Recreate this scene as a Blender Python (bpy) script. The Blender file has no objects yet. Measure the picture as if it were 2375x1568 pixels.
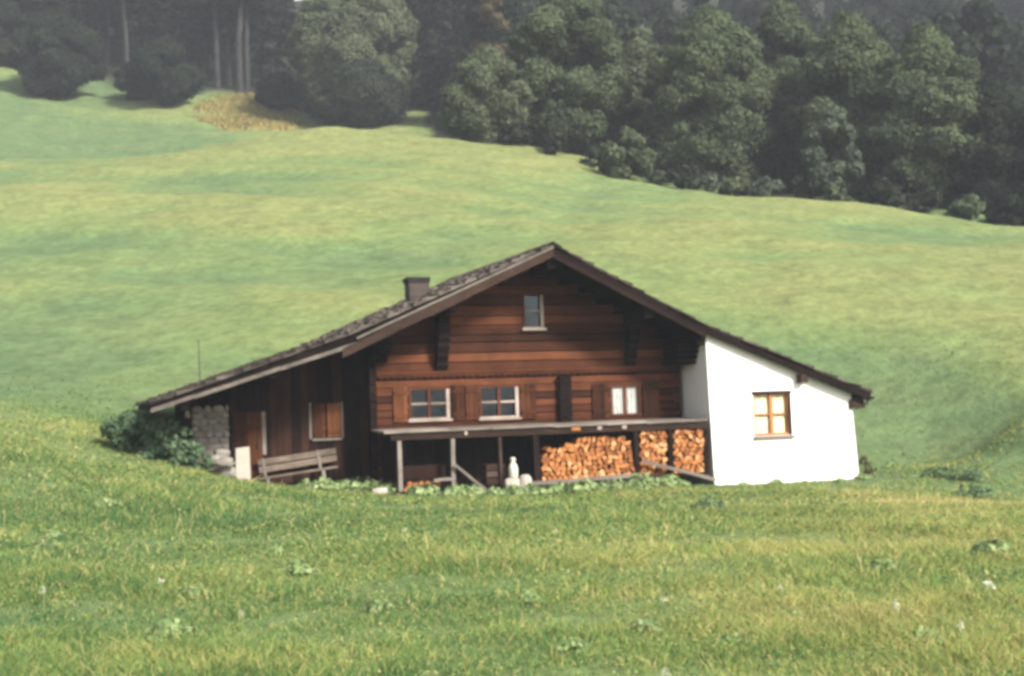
import bpy, math, random
import numpy as np
from mathutils import Vector

scene = bpy.context.scene
COL = scene.collection
RND = random.Random(7)

# ------------------------------------------------------------------ camera
EYE = 1.6
F_PX, CX, CY, DISP = 1422.2, 512.0, 338.0, 1024 / 2375
ROLL, PITCH = math.radians(2.08), math.radians(3.33)      # hand-held: a little tilted, looking slightly up
cam_d = bpy.data.cameras.new('camera')
cam_d.sensor_width = 36.0
cam_d.lens = F_PX * 36.0 / 1024
cam_d.clip_end = 2000
cam_d.clip_start = 0.1
cam = bpy.data.objects.new('camera', cam_d)
COL.objects.link(cam)
from mathutils import Matrix
cam.matrix_world = (Matrix.Translation((0, 0, EYE)) @ Matrix.Rotation(math.pi / 2 + PITCH, 4, 'X')
                    @ Matrix.Rotation(-ROLL, 4, 'Z'))
scene.camera = cam

# ------------------------------------------------------------------ sky and sun
YAW = math.radians(16.5)
SUN_EL = math.radians(33)
sun_az = -math.pi / 2 + YAW + math.radians(27)            # angle from +X
sdir = Vector((math.cos(sun_az) * math.cos(SUN_EL), math.sin(sun_az) * math.cos(SUN_EL), math.sin(SUN_EL)))
world = bpy.data.worlds.new('World')
scene.world = world
world.use_nodes = True
wn = world.node_tree
wn.nodes.clear()
sky = wn.nodes.new('ShaderNodeTexSky')
sky.sky_type = 'NISHITA'
sky.sun_disc = False
sky.sun_elevation = SUN_EL
sky.sun_rotation = math.atan2(sdir.x, sdir.y)
sky.air_density = 1.0
sky.dust_density = 2.5
bg = wn.nodes.new('ShaderNodeBackground')
bg.inputs[1].default_value = 0.085
wo = wn.nodes.new('ShaderNodeOutputWorld')
veil = wn.nodes.new('ShaderNodeHueSaturation')                # thin high cloud greys the blue
veil.inputs['Saturation'].default_value = 0.4
wn.links.new(sky.outputs[0], veil.inputs['Color'])
wn.links.new(veil.outputs[0], bg.inputs[0])
wn.links.new(bg.outputs[0], wo.inputs[0])
sun_d = bpy.data.lights.new('sun', 'SUN')
sun_d.energy = 3.1
sun_d.angle = math.radians(9.0)
sun_d.color = (1.0, 0.95, 0.87)
sun = bpy.data.objects.new('sun', sun_d)
COL.objects.link(sun)
sun.rotation_euler = sdir.to_track_quat('Z', 'Y').to_euler()
vs = scene.view_settings
vs.view_transform = 'Standard'
vs.look = 'None'
vs.gamma = 1.0
vs.exposure = 1.83
scene.cycles.use_denoising = True
scene.cycles.pixel_filter_type = 'BLACKMAN_HARRIS'
scene.cycles.filter_width = 3.6
scene.cycles.max_bounces = 6
scene.cycles.diffuse_bounces = 3
scene.cycles.transparent_max_bounces = 8
scene.cycles.volume_bounces = 0

# ------------------------------------------------------------------ helpers: pixels of the photo <-> the world
def ray(dx, dy):
    x, y = (dx * DISP - CX) / F_PX, -(dy * DISP - CY) / F_PX
    c, s = math.cos(ROLL), math.sin(ROLL)
    x, y = c * x + s * y, -s * x + c * y
    return np.array([x, math.cos(PITCH) - y * math.sin(PITCH), math.sin(PITCH) + y * math.cos(PITCH)])

def at(dx, dy, Y):
    d = ray(dx, dy)
    w = d * (Y / d[1])
    return np.array([w[0], w[1], w[2] + EYE])

HP = np.array([-0.9225, 32.0])                            # the chalet's own frame: u along the front, v into the hill
FU = np.array([math.cos(YAW), math.sin(YAW)])
FV = np.array([-math.sin(YAW), math.cos(YAW)])

def W(u, v, z=0.0):
    p = HP + u * FU + v * FV
    return (float(p[0]), float(p[1]), z)

def to_uv(x, y):
    dx, dy = x - HP[0], y - HP[1]
    return dx * FU[0] + dy * FU[1], dx * FV[0] + dy * FV[1]

# ------------------------------------------------------------------ helpers: objects
def tag(o, label=None, cat=None, group=None, kind=None):
    if label: o['label'] = label
    if cat: o['category'] = cat
    if group: o['group'] = group
    if kind: o['kind'] = kind
    return o

def empty(name, loc, rz=0.0, label=None, cat=None, group=None):
    o = bpy.data.objects.new(name, None)
    COL.objects.link(o)
    o.location = loc
    o.rotation_euler = (0, 0, rz)
    o.empty_display_size = 0.2
    return tag(o, label, cat, group)

def link_mesh(name, me, mat, parent=None):
    o = bpy.data.objects.new(name, me)
    COL.objects.link(o)
    if mat is not None and len(me.materials) == 0:
        me.materials.append(mat)
    if parent is not None:
        o.parent = parent
    return o

def copy_tree(o, parent=None):
    c = o.copy()
    COL.objects.link(c)
    if parent is not None:
        c.parent = parent
    for ch in list(o.children):
        copy_tree(ch, c)
    return c

class MB:
    """collects shapes into one mesh; every shape can carry a tone (0..1) that the material turns into colour"""
    def __init__(self):
        self.v, self.f, self.t = [], [], []
    def add(self, verts, faces, tone=None):
        t = RND.random() if tone is None else tone
        n = len(self.v)
        self.v.extend([tuple(map(float, p)) for p in verts])
        for f in faces:
            self.f.append([i + n for i in f])
            self.t.append(t)
    def box(self, x0, x1, y0, y1, z0, z1, tone=None, j=0.0):
        r = lambda: RND.uniform(-j, j) if j else 0.0
        P = [(x + r(), y + r(), z + r()) for z in (z0, z1) for y in (y0, y1) for x in (x0, x1)]
        self.add(P, [(0, 2, 3, 1), (4, 5, 7, 6), (0, 1, 5, 4), (2, 6, 7, 3), (0, 4, 6, 2), (1, 3, 7, 5)], tone)
    def prism(self, poly, axis, a0, a1, tone=None):
        """poly: list of 2-D points, extruded along axis ('y': poly is x,z; 'x': poly is y,z; 'z': poly is x,y)"""
        def mk(p, a):
            return {'y': (p[0], a, p[1]), 'x': (a, p[0], p[1]), 'z': (p[0], p[1], a)}[axis]
        n = len(poly)
        V = [mk(p, a0) for p in poly] + [mk(p, a1) for p in poly]
        Fs = [list(range(n))[::-1], list(range(n, 2 * n))]
        for i in range(n):
            k = (i + 1) % n
            Fs.append([i, k, n + k, n + i])
        self.add(V, Fs, tone)
    def bar(self, a, b, w, h, tone=None, up=(0, 0, 1)):
        """a rectangular bar from a to b, w across and h high"""
        a, b = Vector(a), Vector(b)
        d = (b - a).normalized()
        s = d.cross(Vector(up))
        if s.length < 1e-4: s = d.cross(Vector((1, 0, 0)))
        s.normalize()
        t = s.cross(d).normalized()
        P = []
        for p in (a, b):
            for i, k in ((-1, -1), (1, -1), (1, 1), (-1, 1)):
                P.append(p + s * (i * w / 2) + t * (k * h / 2))
        self.add(P, [(3, 2, 1, 0), (4, 5, 6, 7), (0, 1, 5, 4), (1, 2, 6, 5), (2, 3, 7, 6), (3, 0, 4, 7)], tone)
    def tube(self, pts, rads, n=8, tone=None, cap=True):
        pts = [Vector(p) for p in pts]
        V, Fs = [], []
        for i, p in enumerate(pts):
            d = (pts[min(i + 1, len(pts) - 1)] - pts[max(i - 1, 0)]).normalized()
            s = d.cross(Vector((0.13, 0.2, 1)))
            if s.length < 0.05: s = d.cross(Vector((1, 0, 0.1)))
            s.normalize()
            t = d.cross(s)
            for k in range(n):
                a = 2 * math.pi * k / n
                V.append(p + (s * math.cos(a) + t * math.sin(a)) * rads[i])
        for i in range(len(pts) - 1):
            for k in range(n):
                k2 = (k + 1) % n
                Fs.append([i * n + k, i * n + k2, (i + 1) * n + k2, (i + 1) * n + k])
        if cap:
            Fs.append(list(range(n))[::-1])
            Fs.append([(len(pts) - 1) * n + k for k in range(n)])
        self.add(V, Fs, tone)
    def lathe(self, prof, c=(0, 0, 0), n=14, tone=None):
        V, Fs = [], []
        for r, z in prof:
            for k in range(n):
                a = 2 * math.pi * k / n
                V.append((c[0] + r * math.cos(a), c[1] + r * math.sin(a), c[2] + z))
        for i in range(len(prof) - 1):
            for k in range(n):
                k2 = (k + 1) % n
                Fs.append([i * n + k, i * n + k2, (i + 1) * n + k2, (i + 1) * n + k])
        Fs.append([(len(prof) - 1) * n + k for k in range(n)])
        Fs.append(list(range(n))[::-1])
        self.add(V, Fs, tone)
    def build(self, name, mat, parent=None, smooth=False):
        me = bpy.data.meshes.new(name)
        me.from_pydata(self.v, [], self.f)
        at_ = me.attributes.new('tone', 'FLOAT', 'FACE')
        at_.data.foreach_set('value', np.array(self.t, dtype=np.float32))
        if smooth:
            me.polygons.foreach_set('use_smooth', [True] * len(me.polygons))
        me.update()
        return link_mesh(name, me, mat, parent)

def quads_mesh(name, V, nper, tone, mat):
    """many separate little polygons (leaves, blades) as one mesh: V is (n, nper, 3)"""
    n = V.shape[0]
    me = bpy.data.meshes.new(name)
    me.vertices.add(n * nper)
    me.vertices.foreach_set('co', V.reshape(-1).astype(np.float32))
    me.loops.add(n * nper)
    me.loops.foreach_set('vertex_index', np.arange(n * nper, dtype=np.int32))
    me.polygons.add(n)
    me.polygons.foreach_set('loop_start', np.arange(0, n * nper, nper, dtype=np.int32))
    a = me.attributes.new('tone', 'FLOAT', 'FACE')
    a.data.foreach_set('value', tone.astype(np.float32))
    me.update(calc_edges=True)
    me.materials.append(mat)
    return me

# ------------------------------------------------------------------ materials
def new_mat(name):
    m = bpy.data.materials.new(name)
    m.use_nodes = True
    nt = m.node_tree
    nt.nodes.clear()
    out = nt.nodes.new('ShaderNodeOutputMaterial')
    return m, nt, out

def nd(nt, typ, **kw):
    n = nt.nodes.new(typ)
    for k, v in kw.items():
        setattr(n, k, v)
    return n

def mixcol(nt, fac, a, b, blend='MIX'):
    n = nt.nodes.new('ShaderNodeMix')
    n.data_type = 'RGBA'
    n.blend_type = blend
    for sock, val in ((n.inputs[0], fac), (n.inputs[6], a), (n.inputs[7], b)):
        if isinstance(val, (int, float)): sock.default_value = val
        elif isinstance(val, tuple): sock.default_value = (*val, 1)
        else: nt.links.new(val, sock)
    return n.outputs[2]

def noise(nt, scale, detail=4, rough=0.55, coord='Object', stretch=None):
    tc = nd(nt, 'ShaderNodeTexCoord')
    src = tc.outputs[coord]
    if stretch:
        mp = nd(nt, 'ShaderNodeMapping')
        mp.inputs['Scale'].default_value = stretch
        nt.links.new(src, mp.inputs[0])
        src = mp.outputs[0]
    n = nd(nt, 'ShaderNodeTexNoise')
    n.inputs['Scale'].default_value = scale
    n.inputs['Detail'].default_value = detail
    n.inputs['Roughness'].default_value = rough
    nt.links.new(src, n.inputs['Vector'])
    return n.outputs[0]

def ramp(nt, fac, stops):
    r = nd(nt, 'ShaderNodeValToRGB')
    e = r.color_ramp.elements
    while len(e) < len(stops): e.new(0.5)
    for el, (p, c) in zip(e, stops):
        el.position = p
        el.color = (*c, 1) if isinstance(c, tuple) else (c, c, c, 1)
    nt.links.new(fac, r.inputs[0])
    return r.outputs[0]

def attr(nt, name='tone'):
    a = nd(nt, 'ShaderNodeAttribute')
    a.attribute_name = name
    return a.outputs['Fac']

def bump(nt, h, strength, dist=0.02):
    b = nd(nt, 'ShaderNodeBump')
    b.inputs['Strength'].default_value = strength
    b.inputs['Distance'].default_value = dist
    nt.links.new(h, b.inputs['Height'])
    return b.outputs[0]

def principled(nt, out, col, rough=0.8, normal=None, spec=0.3, metal=0.0):
    p = nd(nt, 'ShaderNodeBsdfPrincipled')
    if isinstance(col, tuple): p.inputs['Base Color'].default_value = (*col, 1)
    else: nt.links.new(col, p.inputs['Base Color'])
    p.inputs['Roughness'].default_value = rough
    p.inputs['Specular IOR Level'].default_value = spec
    p.inputs['Metallic'].default_value = metal
    if normal is not None: nt.links.new(normal, p.inputs['Normal'])
    nt.links.new(p.outputs[0], out.inputs[0])
    return p

def wood_mat(name, dark, mid, light, grain=(1, 1, 12), scale=3.0, rough=0.75, streak=0.5):
    """weathered wood: a colour per board from its tone, grain along the board and blotches"""
    m, nt, out = new_mat(name)
    c = ramp(nt, attr(nt), [(0.0, dark), (0.5, mid), (1.0, light)])
    g = noise(nt, scale, 8, 0.72, stretch=grain)
    c = mixcol(nt, streak, c, mixcol(nt, 1.0, c, ramp(nt, g, [(0.3, 0.35), (0.62, 1.25)]), 'MULTIPLY'))
    b = noise(nt, 1.3, 3, 0.6)
    c = mixcol(nt, 0.6, c, mixcol(nt, 1.0, c, ramp(nt, b, [(0.3, 0.4), (0.7, 1.4)]), 'MULTIPLY'))
    principled(nt, out, c, rough, bump(nt, g, 0.5, 0.01), 0.06)
    return m

M = {}
M['log'] = wood_mat('log_wall_wood', (0.0162, 0.0072, 0.0048), (0.0480, 0.0170, 0.0088), (0.1032, 0.0372, 0.0174), (0.6, 6, 14), 2.2, 0.85)
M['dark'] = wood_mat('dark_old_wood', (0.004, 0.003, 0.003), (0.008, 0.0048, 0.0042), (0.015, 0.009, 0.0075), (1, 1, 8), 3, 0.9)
M['leanto'] = wood_mat('lean_to_boards', (0.0059, 0.0039, 0.0034), (0.0149, 0.0075, 0.0057), (0.0338, 0.0156, 0.0104), (12, 4, 0.8), 2, 0.9)
M['shutter'] = wood_mat('shutter_wood', (0.0165, 0.0064, 0.0039), (0.0465, 0.0173, 0.0086), (0.0938, 0.0353, 0.0158), (10, 4, 0.8), 2, 0.85)
M['grey'] = wood_mat('grey_weathered_wood', (0.066, 0.055, 0.0468), (0.132, 0.1128, 0.0963), (0.198, 0.1705, 0.1458), (1.2, 8, 8), 3)
M['greyed'] = wood_mat('greyed_dark_wood', (0.05, 0.042, 0.036), (0.10, 0.085, 0.073), (0.15, 0.13, 0.112), (1.2, 8, 8), 3, 0.8, 0.8)
M['greypost'] = wood_mat('grey_post_wood', (0.088, 0.0715, 0.0605), (0.1485, 0.1265, 0.11), (0.22, 0.1925, 0.165), (8, 8, 1), 3)
M['benchwood'] = wood_mat('bench_wood', (0.055, 0.040, 0.031), (0.10, 0.077, 0.06), (0.17, 0.135, 0.108), (1, 8, 8), 3, 0.75, 0.8)
M['shingle'] = wood_mat('old_shingles', (0.0179, 0.0143, 0.0123), (0.0475, 0.0388, 0.0329), (0.0990, 0.0832, 0.0713), (2, 6, 6), 2)
M['barge'] = wood_mat('brown_barge_wood', (0.0165, 0.0099, 0.0072), (0.0303, 0.0182, 0.0132), (0.0605, 0.0413, 0.0303), (2, 2, 8), 2)
M['paleframe'] = wood_mat('pale_frame_paint', (0.15, 0.115, 0.095), (0.215, 0.172, 0.145), (0.27, 0.225, 0.195), (6, 6, 6), 2, 0.7, 0.35)
M['frame'] = wood_mat('brown_frame_paint', (0.033, 0.0121, 0.0066), (0.055, 0.0193, 0.0099), (0.0825, 0.0275, 0.0138), (6, 6, 6), 2, 0.5, 0.3)
M['logbark'] = wood_mat('firewood_bark', (0.0275, 0.0165, 0.011), (0.055, 0.033, 0.0193), (0.088, 0.055, 0.033), (6, 1, 6), 3)

def cut_wood():
    m, nt, out = new_mat('firewood_cut_face')
    oi = nd(nt, 'ShaderNodeObjectInfo')
    c = ramp(nt, oi.outputs['Random'], [(0.0, (0.11, 0.038, 0.012)), (0.3, (0.21, 0.074, 0.020)), (0.75, (0.32, 0.125, 0.038)), (1.0, (0.45, 0.25, 0.11))])
    g = noise(nt, 9, 5, 0.6)
    c = mixcol(nt, 1.0, c, ramp(nt, g, [(0.3, 0.6), (0.65, 1.1)]), 'MULTIPLY')
    principled(nt, out, c, 0.8, bump(nt, g, 0.6, 0.01), 0.2)
    return m
M['cut'] = cut_wood()

def plaster():
    m, nt, out = new_mat('white_limewash')
    a = noise(nt, 1.1, 5, 0.6)
    tc = nd(nt, 'ShaderNodeTexCoord')
    sx = nd(nt, 'ShaderNodeSeparateXYZ')
    nt.links.new(tc.outputs['Object'], sx.inputs[0])
    mr = nd(nt, 'ShaderNodeMapRange')
    mr.inputs[1].default_value, mr.inputs[2].default_value = 0.0, 0.5
    mr.inputs[3].default_value, mr.inputs[4].default_value = 1.0, 0.0
    nt.links.new(sx.outputs[2], mr.inputs[0])
    mm = nd(nt, 'ShaderNodeMath', operation='MULTIPLY')                 # damp stains with an edge of their own at the foot
    nt.links.new(mr.outputs[0], mm.inputs[0])
    nt.links.new(ramp(nt, noise(nt, 3.5, 4, 0.6), [(0.42, 0.0), (0.62, 0.55)]), mm.inputs[1])
    c = mixcol(nt, a, (0.72, 0.70, 0.665), (0.64, 0.62, 0.575))
    c = mixcol(nt, mm.outputs[0], c, (0.36, 0.33, 0.23))
    principled(nt, out, c, 0.92, bump(nt, noise(nt, 14, 5, 0.6), 0.35, 0.02), 0.2)
    return m
M['plaster'] = plaster()

def stone(name, a, b, scale=5):
    m, nt, out = new_mat(name)
    n = noise(nt, scale, 6, 0.65)
    c = mixcol(nt, n, a, b)
    c = mixcol(nt, 0.7, c, mixcol(nt, 1.0, c, ramp(nt, attr(nt), [(0, 0.6), (1, 1.25)]), 'MULTIPLY'))
    principled(nt, out, c, 0.9, bump(nt, n, 0.6, 0.03), 0.2)
    return m
M['stone'] = stone('rubble_stone', (0.0840, 0.0735, 0.0630), (0.2520, 0.2310, 0.2030))
M['palestone'] = stone('pale_stone', (0.20, 0.175, 0.145), (0.36, 0.325, 0.28), 4)
M['chimney'] = stone('sooty_chimney_render', (0.012, 0.010, 0.009), (0.075, 0.058, 0.051), 5)
M['soot'] = stone('soot_black_cap', (0.010, 0.009, 0.009), (0.025, 0.022, 0.021), 6)

def plain(name, col, rough=0.6, metal=0.0, spec=0.4):
    m, nt, out = new_mat(name)
    n = noise(nt, 7, 4, 0.6)
    c = mixcol(nt, 1.0, col, ramp(nt, n, [(0.3, 0.75), (0.7, 1.1)]), 'MULTIPLY')
    principled(nt, out, c, rough, None, spec, metal)
    return m
M['iron'] = plain('old_iron', (0.033, 0.0303, 0.0275), 0.5, 0.6)
M['zinc'] = plain('zinc_gutter', (0.088, 0.0825, 0.077), 0.5, 0.5)
M['room'] = plain('room_darkness', (0.006, 0.007, 0.009), 0.95, 0, 0.0)
M['curtain'] = plain('white_curtain_cloth', (0.42, 0.39, 0.36), 0.9)
M['warmcurtain'] = plain('yellow_curtain_cloth', (0.80, 0.68, 0.42), 0.9)
M['whitepaint'] = plain('whitish_enamel', (0.42, 0.395, 0.32), 0.5)
M['orangeframe'] = wood_mat('orange_varnished_wood', (0.2380, 0.0910, 0.0350), (0.3500, 0.1400, 0.0560), (0.4480, 0.1960, 0.0840), (6, 6, 6), 2, 0.5, 0.3)

def glass():
    m, nt, out = new_mat('window_glass')
    t = nd(nt, 'ShaderNodeBsdfTransparent')
    t.inputs[0].default_value = (0.86, 0.9, 0.9, 1)
    g = nd(nt, 'ShaderNodeBsdfGlossy')
    g.inputs['Roughness'].default_value = 0.06
    g.inputs['Color'].default_value = (0.7, 0.85, 1, 1)
    nt.links.new(bump(nt, noise(nt, 3, 2), 0.15, 0.02), g.inputs['Normal'])
    mx = nd(nt, 'ShaderNodeMixShader')
    mx.inputs[0].default_value = 0.022
    nt.links.new(t.outputs[0], mx.inputs[1])
    nt.links.new(g.outputs[0], mx.inputs[2])
    nt.links.new(mx.outputs[0], out.inputs[0])
    return m
M['glass'] = glass()

def leaf_mat(name, stops, translucent=0.3, vary=0.35):
    m, nt, out = new_mat(name)
    c = ramp(nt, attr(nt), stops)
    n = noise(nt, 0.35, 3, 0.6)
    c = mixcol(nt, vary, c, mixcol(nt, 1.0, c, ramp(nt, n, [(0.3, 0.55), (0.7, 1.45)]), 'MULTIPLY'))
    d = nd(nt, 'ShaderNodeBsdfDiffuse')
    t = nd(nt, 'ShaderNodeBsdfTranslucent')
    nt.links.new(c, d.inputs[0])
    nt.links.new(c, t.inputs[0])
    mx = nd(nt, 'ShaderNodeMixShader')
    mx.inputs[0].default_value = translucent
    nt.links.new(d.outputs[0], mx.inputs[1])
    nt.links.new(t.outputs[0], mx.inputs[2])
    nt.links.new(mx.outputs[0], out.inputs[0])
    return m
M['leaf_green'] = leaf_mat('leaves_mid_green', [(0, (0.0408, 0.0564, 0.0336)), (0.5, (0.0636, 0.0828, 0.0456)), (1, (0.0960, 0.1152, 0.0624))])
M['leaf_pale'] = leaf_mat('leaves_pale_green', [(0, (0.052, 0.067, 0.042)), (0.5, (0.080, 0.097, 0.057)), (1, (0.112, 0.128, 0.075))])
M['leaf_dark'] = leaf_mat('leaves_dark_green', [(0, (0.014, 0.019, 0.015)), (0.5, (0.022, 0.029, 0.021)), (1, (0.036, 0.044, 0.029))])
M['leaf_rust'] = leaf_mat('leaves_turning_rust', [(0, (0.050, 0.042, 0.027)), (0.5, (0.085, 0.068, 0.040)), (1, (0.12, 0.096, 0.055))])
M['leaf_silver'] = leaf_mat('leaves_silver_green', [(0, (0.046, 0.062, 0.046)), (0.5, (0.068, 0.086, 0.060)), (1, (0.095, 0.114, 0.080))])
M['needle'] = leaf_mat('spruce_needles', [(0, (0.009, 0.013, 0.011)), (0.5, (0.015, 0.020, 0.016)), (1, (0.026, 0.032, 0.023))], 0.15)
M['weed'] = leaf_mat('weed_leaves', [(0, (0.14, 0.215, 0.085)), (0.5, (0.215, 0.285, 0.12)), (1, (0.34, 0.39, 0.21))], 0.4)
M['darkweed'] = leaf_mat('dark_weed_leaves', [(0, (0.065, 0.110, 0.056)), (0.5, (0.105, 0.160, 0.080)), (1, (0.17, 0.225, 0.125))], 0.35)
M['bush'] = leaf_mat('bush_leaves', [(0, (0.050, 0.084, 0.048)), (0.5, (0.088, 0.135, 0.074)), (1, (0.15, 0.20, 0.115))], 0.4)
M['grass'] = leaf_mat('meadow_grass_blades', [(0, (0.060, 0.128, 0.050)), (0.35, (0.140, 0.215, 0.066)), (0.7, (0.262, 0.295, 0.088)), (0.9, (0.37, 0.33, 0.125)), (1, (0.44, 0.37, 0.19))], 0.42, 0.3)
M['drygrass'] = leaf_mat('dry_bracken', [(0, (0.1430, 0.1430, 0.0572)), (0.5, (0.2530, 0.2090, 0.0792)), (1, (0.3410, 0.2750, 0.1155))], 0.3)
M['petal'] = leaf_mat('white_petals', [(0, (0.34, 0.36, 0.26)), (1, (0.55, 0.55, 0.45))], 0.2, 0.0)
M['bark'] = wood_mat('tree_bark', (0.014, 0.012, 0.011), (0.026, 0.023, 0.021), (0.045, 0.04, 0.037), (8, 8, 1), 2)
M['palebark'] = wood_mat('pale_tree_bark', (0.018, 0.0175, 0.0175), (0.030, 0.029, 0.0285), (0.045, 0.043, 0.042), (8, 8, 1), 2)

def meadow_mat():
    m, nt, out = new_mat('meadow_turf')
    big = noise(nt, 0.07, 5, 0.62)
    mid = noise(nt, 0.3, 6, 0.66, stretch=(0.6, 1, 1))
    fine = noise(nt, 2.2, 6, 0.72)
    w = nd(nt, 'ShaderNodeMath', operation='MULTIPLY_ADD')       # hollows stay moist and green, crests dry out; knoll shading is in here too
    nt.links.new(big, w.inputs[0]); w.inputs[1].default_value = -1.1
    ww = nd(nt, 'ShaderNodeMath', operation='ADD')
    nt.links.new(attr(nt, 'wet_shade'), w.inputs[2])
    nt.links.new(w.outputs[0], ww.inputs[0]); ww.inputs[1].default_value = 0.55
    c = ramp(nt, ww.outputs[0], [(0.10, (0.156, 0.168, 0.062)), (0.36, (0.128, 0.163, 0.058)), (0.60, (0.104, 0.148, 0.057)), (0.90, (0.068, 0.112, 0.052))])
    c = mixcol(nt, 0.35, c, ramp(nt, mid, [(0.32, (0.086, 0.128, 0.053)), (0.5, (0.118, 0.152, 0.057)), (0.68, (0.156, 0.164, 0.066))]))
    c = mixcol(nt, 0.8, c, mixcol(nt, 1.0, c, ramp(nt, fine, [(0.28, 0.55), (0.7, 1.35)]), 'MULTIPLY'))
    c = mixcol(nt, 0.6, c, mixcol(nt, 1.0, c, ramp(nt, noise(nt, 0.8, 5, 0.7, stretch=(0.7, 1, 1)), [(0.32, 0.7), (0.68, 1.22)]), 'MULTIPLY'))
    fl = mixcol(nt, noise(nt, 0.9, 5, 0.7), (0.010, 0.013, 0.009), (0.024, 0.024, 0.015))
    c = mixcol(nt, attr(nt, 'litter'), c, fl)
    # the trodden soil and short turf below the long grass near by, the forest floor far up
    principled(nt, out, c, 0.95, bump(nt, noise(nt, 1.6, 7, 0.72), 0.7, 0.25), 0.1)
    return m
M['meadow'] = meadow_mat()

# ------------------------------------------------------------------ terrain
CP = []
def cp(x, y, z): CP.append((x, y, z))
def cpp(dx, dy, Y): CP.append(tuple(at(dx, dy, Y)))
for x, z in ((-40, 1.2), (-12, 0.2), (0, 0), (12, -0.1), (40, -1.5)): cp(x, -15, z)
for x, z in ((-9, 0.12), (-4, 0.03), (0, 0.0), (4, 0.0), (9, -0.05)): cp(x, 9, z)
for x, z in ((-22, 1.2), (-9, 0.45), (-4, 0.15), (0, 0.04), (5, 0.02), (11, -0.05), (22, -1.0)): cp(x, 20, z)
for u, v, z in ((-13, -2, 1.65), (-9, -1.5, 1.2), (-7, -1.2, 0.98), (-5, -1.0, 0.48), (-3, -1.6, 0.17), (0, -2.2, 0.04), (3, -2.2, 0.05), (5.5, -2, -0.03), (8.5, -2, -0.06), (11, -2.5, -0.1), (14, -3, -0.28)):
    x, y, _ = W(u, v); cp(x, y, z)
for u, v, z in ((-5, 1, 0.5), (-3, 1, 0.32), (0, 0, 0.1), (5, 0, 0.02), (9, 0, 0.0), (-8, 2, 1.5), (10.5, 1.5, 0.2), (13.5, 1, 0.15)):
    x, y, _ = W(u, v); cp(x, y, z)
# the hillside, row by row away from the viewer
def hillY(e): return 12.5 / (0.335 - e)
def hpt(dx, dy):
    d = ray(dx, dy); cpp(dx, dy, hillY(d[2] / d[1]))
for dx, dys in ((-500, (900, 760, 620, 480, 380)), (0, (880, 740, 600, 480, 390)), (450, (760, 620, 480, 390)), (800, (740, 620, 500, 400)), (1150, (560, 450)), (1500, (620, 520)), (1850, (700, 600, 520)), (2370, (980, 860, 740, 620)), (2900, (960, 800, 660))):
    for dy in dys: hpt(dx, dy)
for dx, dy, Y in ((400, 352, 100), (600, 338, 99), (800, 316, 97), (920, 318, 95), (1040, 329, 93), (1250, 378, 88), (1450, 430, 83), (1700, 472, 79), (2000, 482, 76), (2370, 516, 72), (2900, 560, 68)): cpp(dx, dy, Y)
for dx, dy, Y in ((250, 390, 112), (600, 400, 111), (900, 415, 107), (1100, 415, 101)): cpp(dx, dy, Y)      # the dip behind the knoll
for dx, dy, Y in ((-400, 60, 155), (0, 140, 150), (200, 204, 145), (450, 238, 140), (700, 281, 134), (1000, 285, 132), (0, 270, 130), (300, 290, 127), (600, 300, 125)): cpp(dx, dy, Y)
for dx, dy, Y in ((1250, 360, 100), (1500, 415, 95), (1800, 455, 92), (2370, 495, 86), (1250, 300, 125), (1700, 360, 118), (2370, 400, 110)): cpp(dx, dy, Y)
for dx, dy, Y in ((-400, -60, 210), (0, 60, 200), (400, 60, 200), (715, 40, 200), (1100, 120, 190), (1500, 120, 190), (1900, 160, 180), (2370, 160, 170)): cpp(dx, dy, Y)
for dx, dy, Y in ((-600, -60, 300), (0, -20, 300), (715, 20, 300), (1200, -100, 300), (1700, -160, 300), (2370, -160, 300), (3000, -200, 300)): cpp(dx, dy, Y)
for dx, dy, Y in ((-600, 100, 420), (0, 100, 420), (715, 100, 420), (1300, -150, 420), (2370, -260, 420), (3200, -260, 420)): cpp(dx, dy, Y)
CP = np.array(CP)
def tps_K(a, b):
    r2 = ((a[:, None, :] - b[None, :, :]) ** 2).sum(-1)
    return 0.5 * r2 * np.log(r2 + 1e-9)
_S = 0.02
_P = CP[:, :2] * _S
_n = len(CP)
_A = np.zeros((_n + 3, _n + 3))
_A[:_n, :_n] = tps_K(_P, _P) + np.eye(_n) * 2e-4
_A[:_n, _n] = 1; _A[:_n, _n + 1:] = _P
_A[_n, :_n] = 1; _A[_n + 1:, :_n] = _P.T
_sol = np.linalg.solve(_A, np.concatenate([CP[:, 2], [0, 0, 0]]))
def smooth_noise(x, y):
    return (np.sin(x * 0.31 + 1.3 * np.sin(y * 0.17)) * np.sin(y * 0.23 + 0.9 * np.sin(x * 0.21 + 2.0)) * 0.5
            + np.sin(x * 0.9 + 2.1 * np.sin(y * 0.5 + 1)) * np.sin(y * 0.77 + 1.7 * np.sin(x * 0.6)) * 0.3)
def ground(x, y):
    x = np.atleast_1d(np.asarray(x, float)); y = np.atleast_1d(np.asarray(y, float))
    q = np.stack([x, y], 1) * _S
    z = np.empty(len(q))
    for i in range(0, len(q), 20000):
        s = q[i:i + 20000]
        z[i:i + 20000] = tps_K(s, _P) @ _sol[:_n] + _sol[_n] + s @ _sol[_n + 1:]
    far = np.clip((y - 36) / 30, 0, 1)
    z = z + far * (0.42 * np.sin(x * 0.10 + 0.9 * np.sin(y * 0.07) + 1.1) * np.sin(y * 0.16 + 0.8 * np.sin(x * 0.09)) + 0.25 * np.sin(x * 0.23 + y * 0.11) * np.sin(y * 0.31 - x * 0.05 + 2))
    z = z + smooth_noise(x, y) * (0.03 + 0.28 * far) + far * 0.12 * np.sin(y * 1.1 + 0.4 * x + 2 * np.sin(x * 0.13))
    return z
def gz(x, y): return float(ground(x, y)[0])

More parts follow.
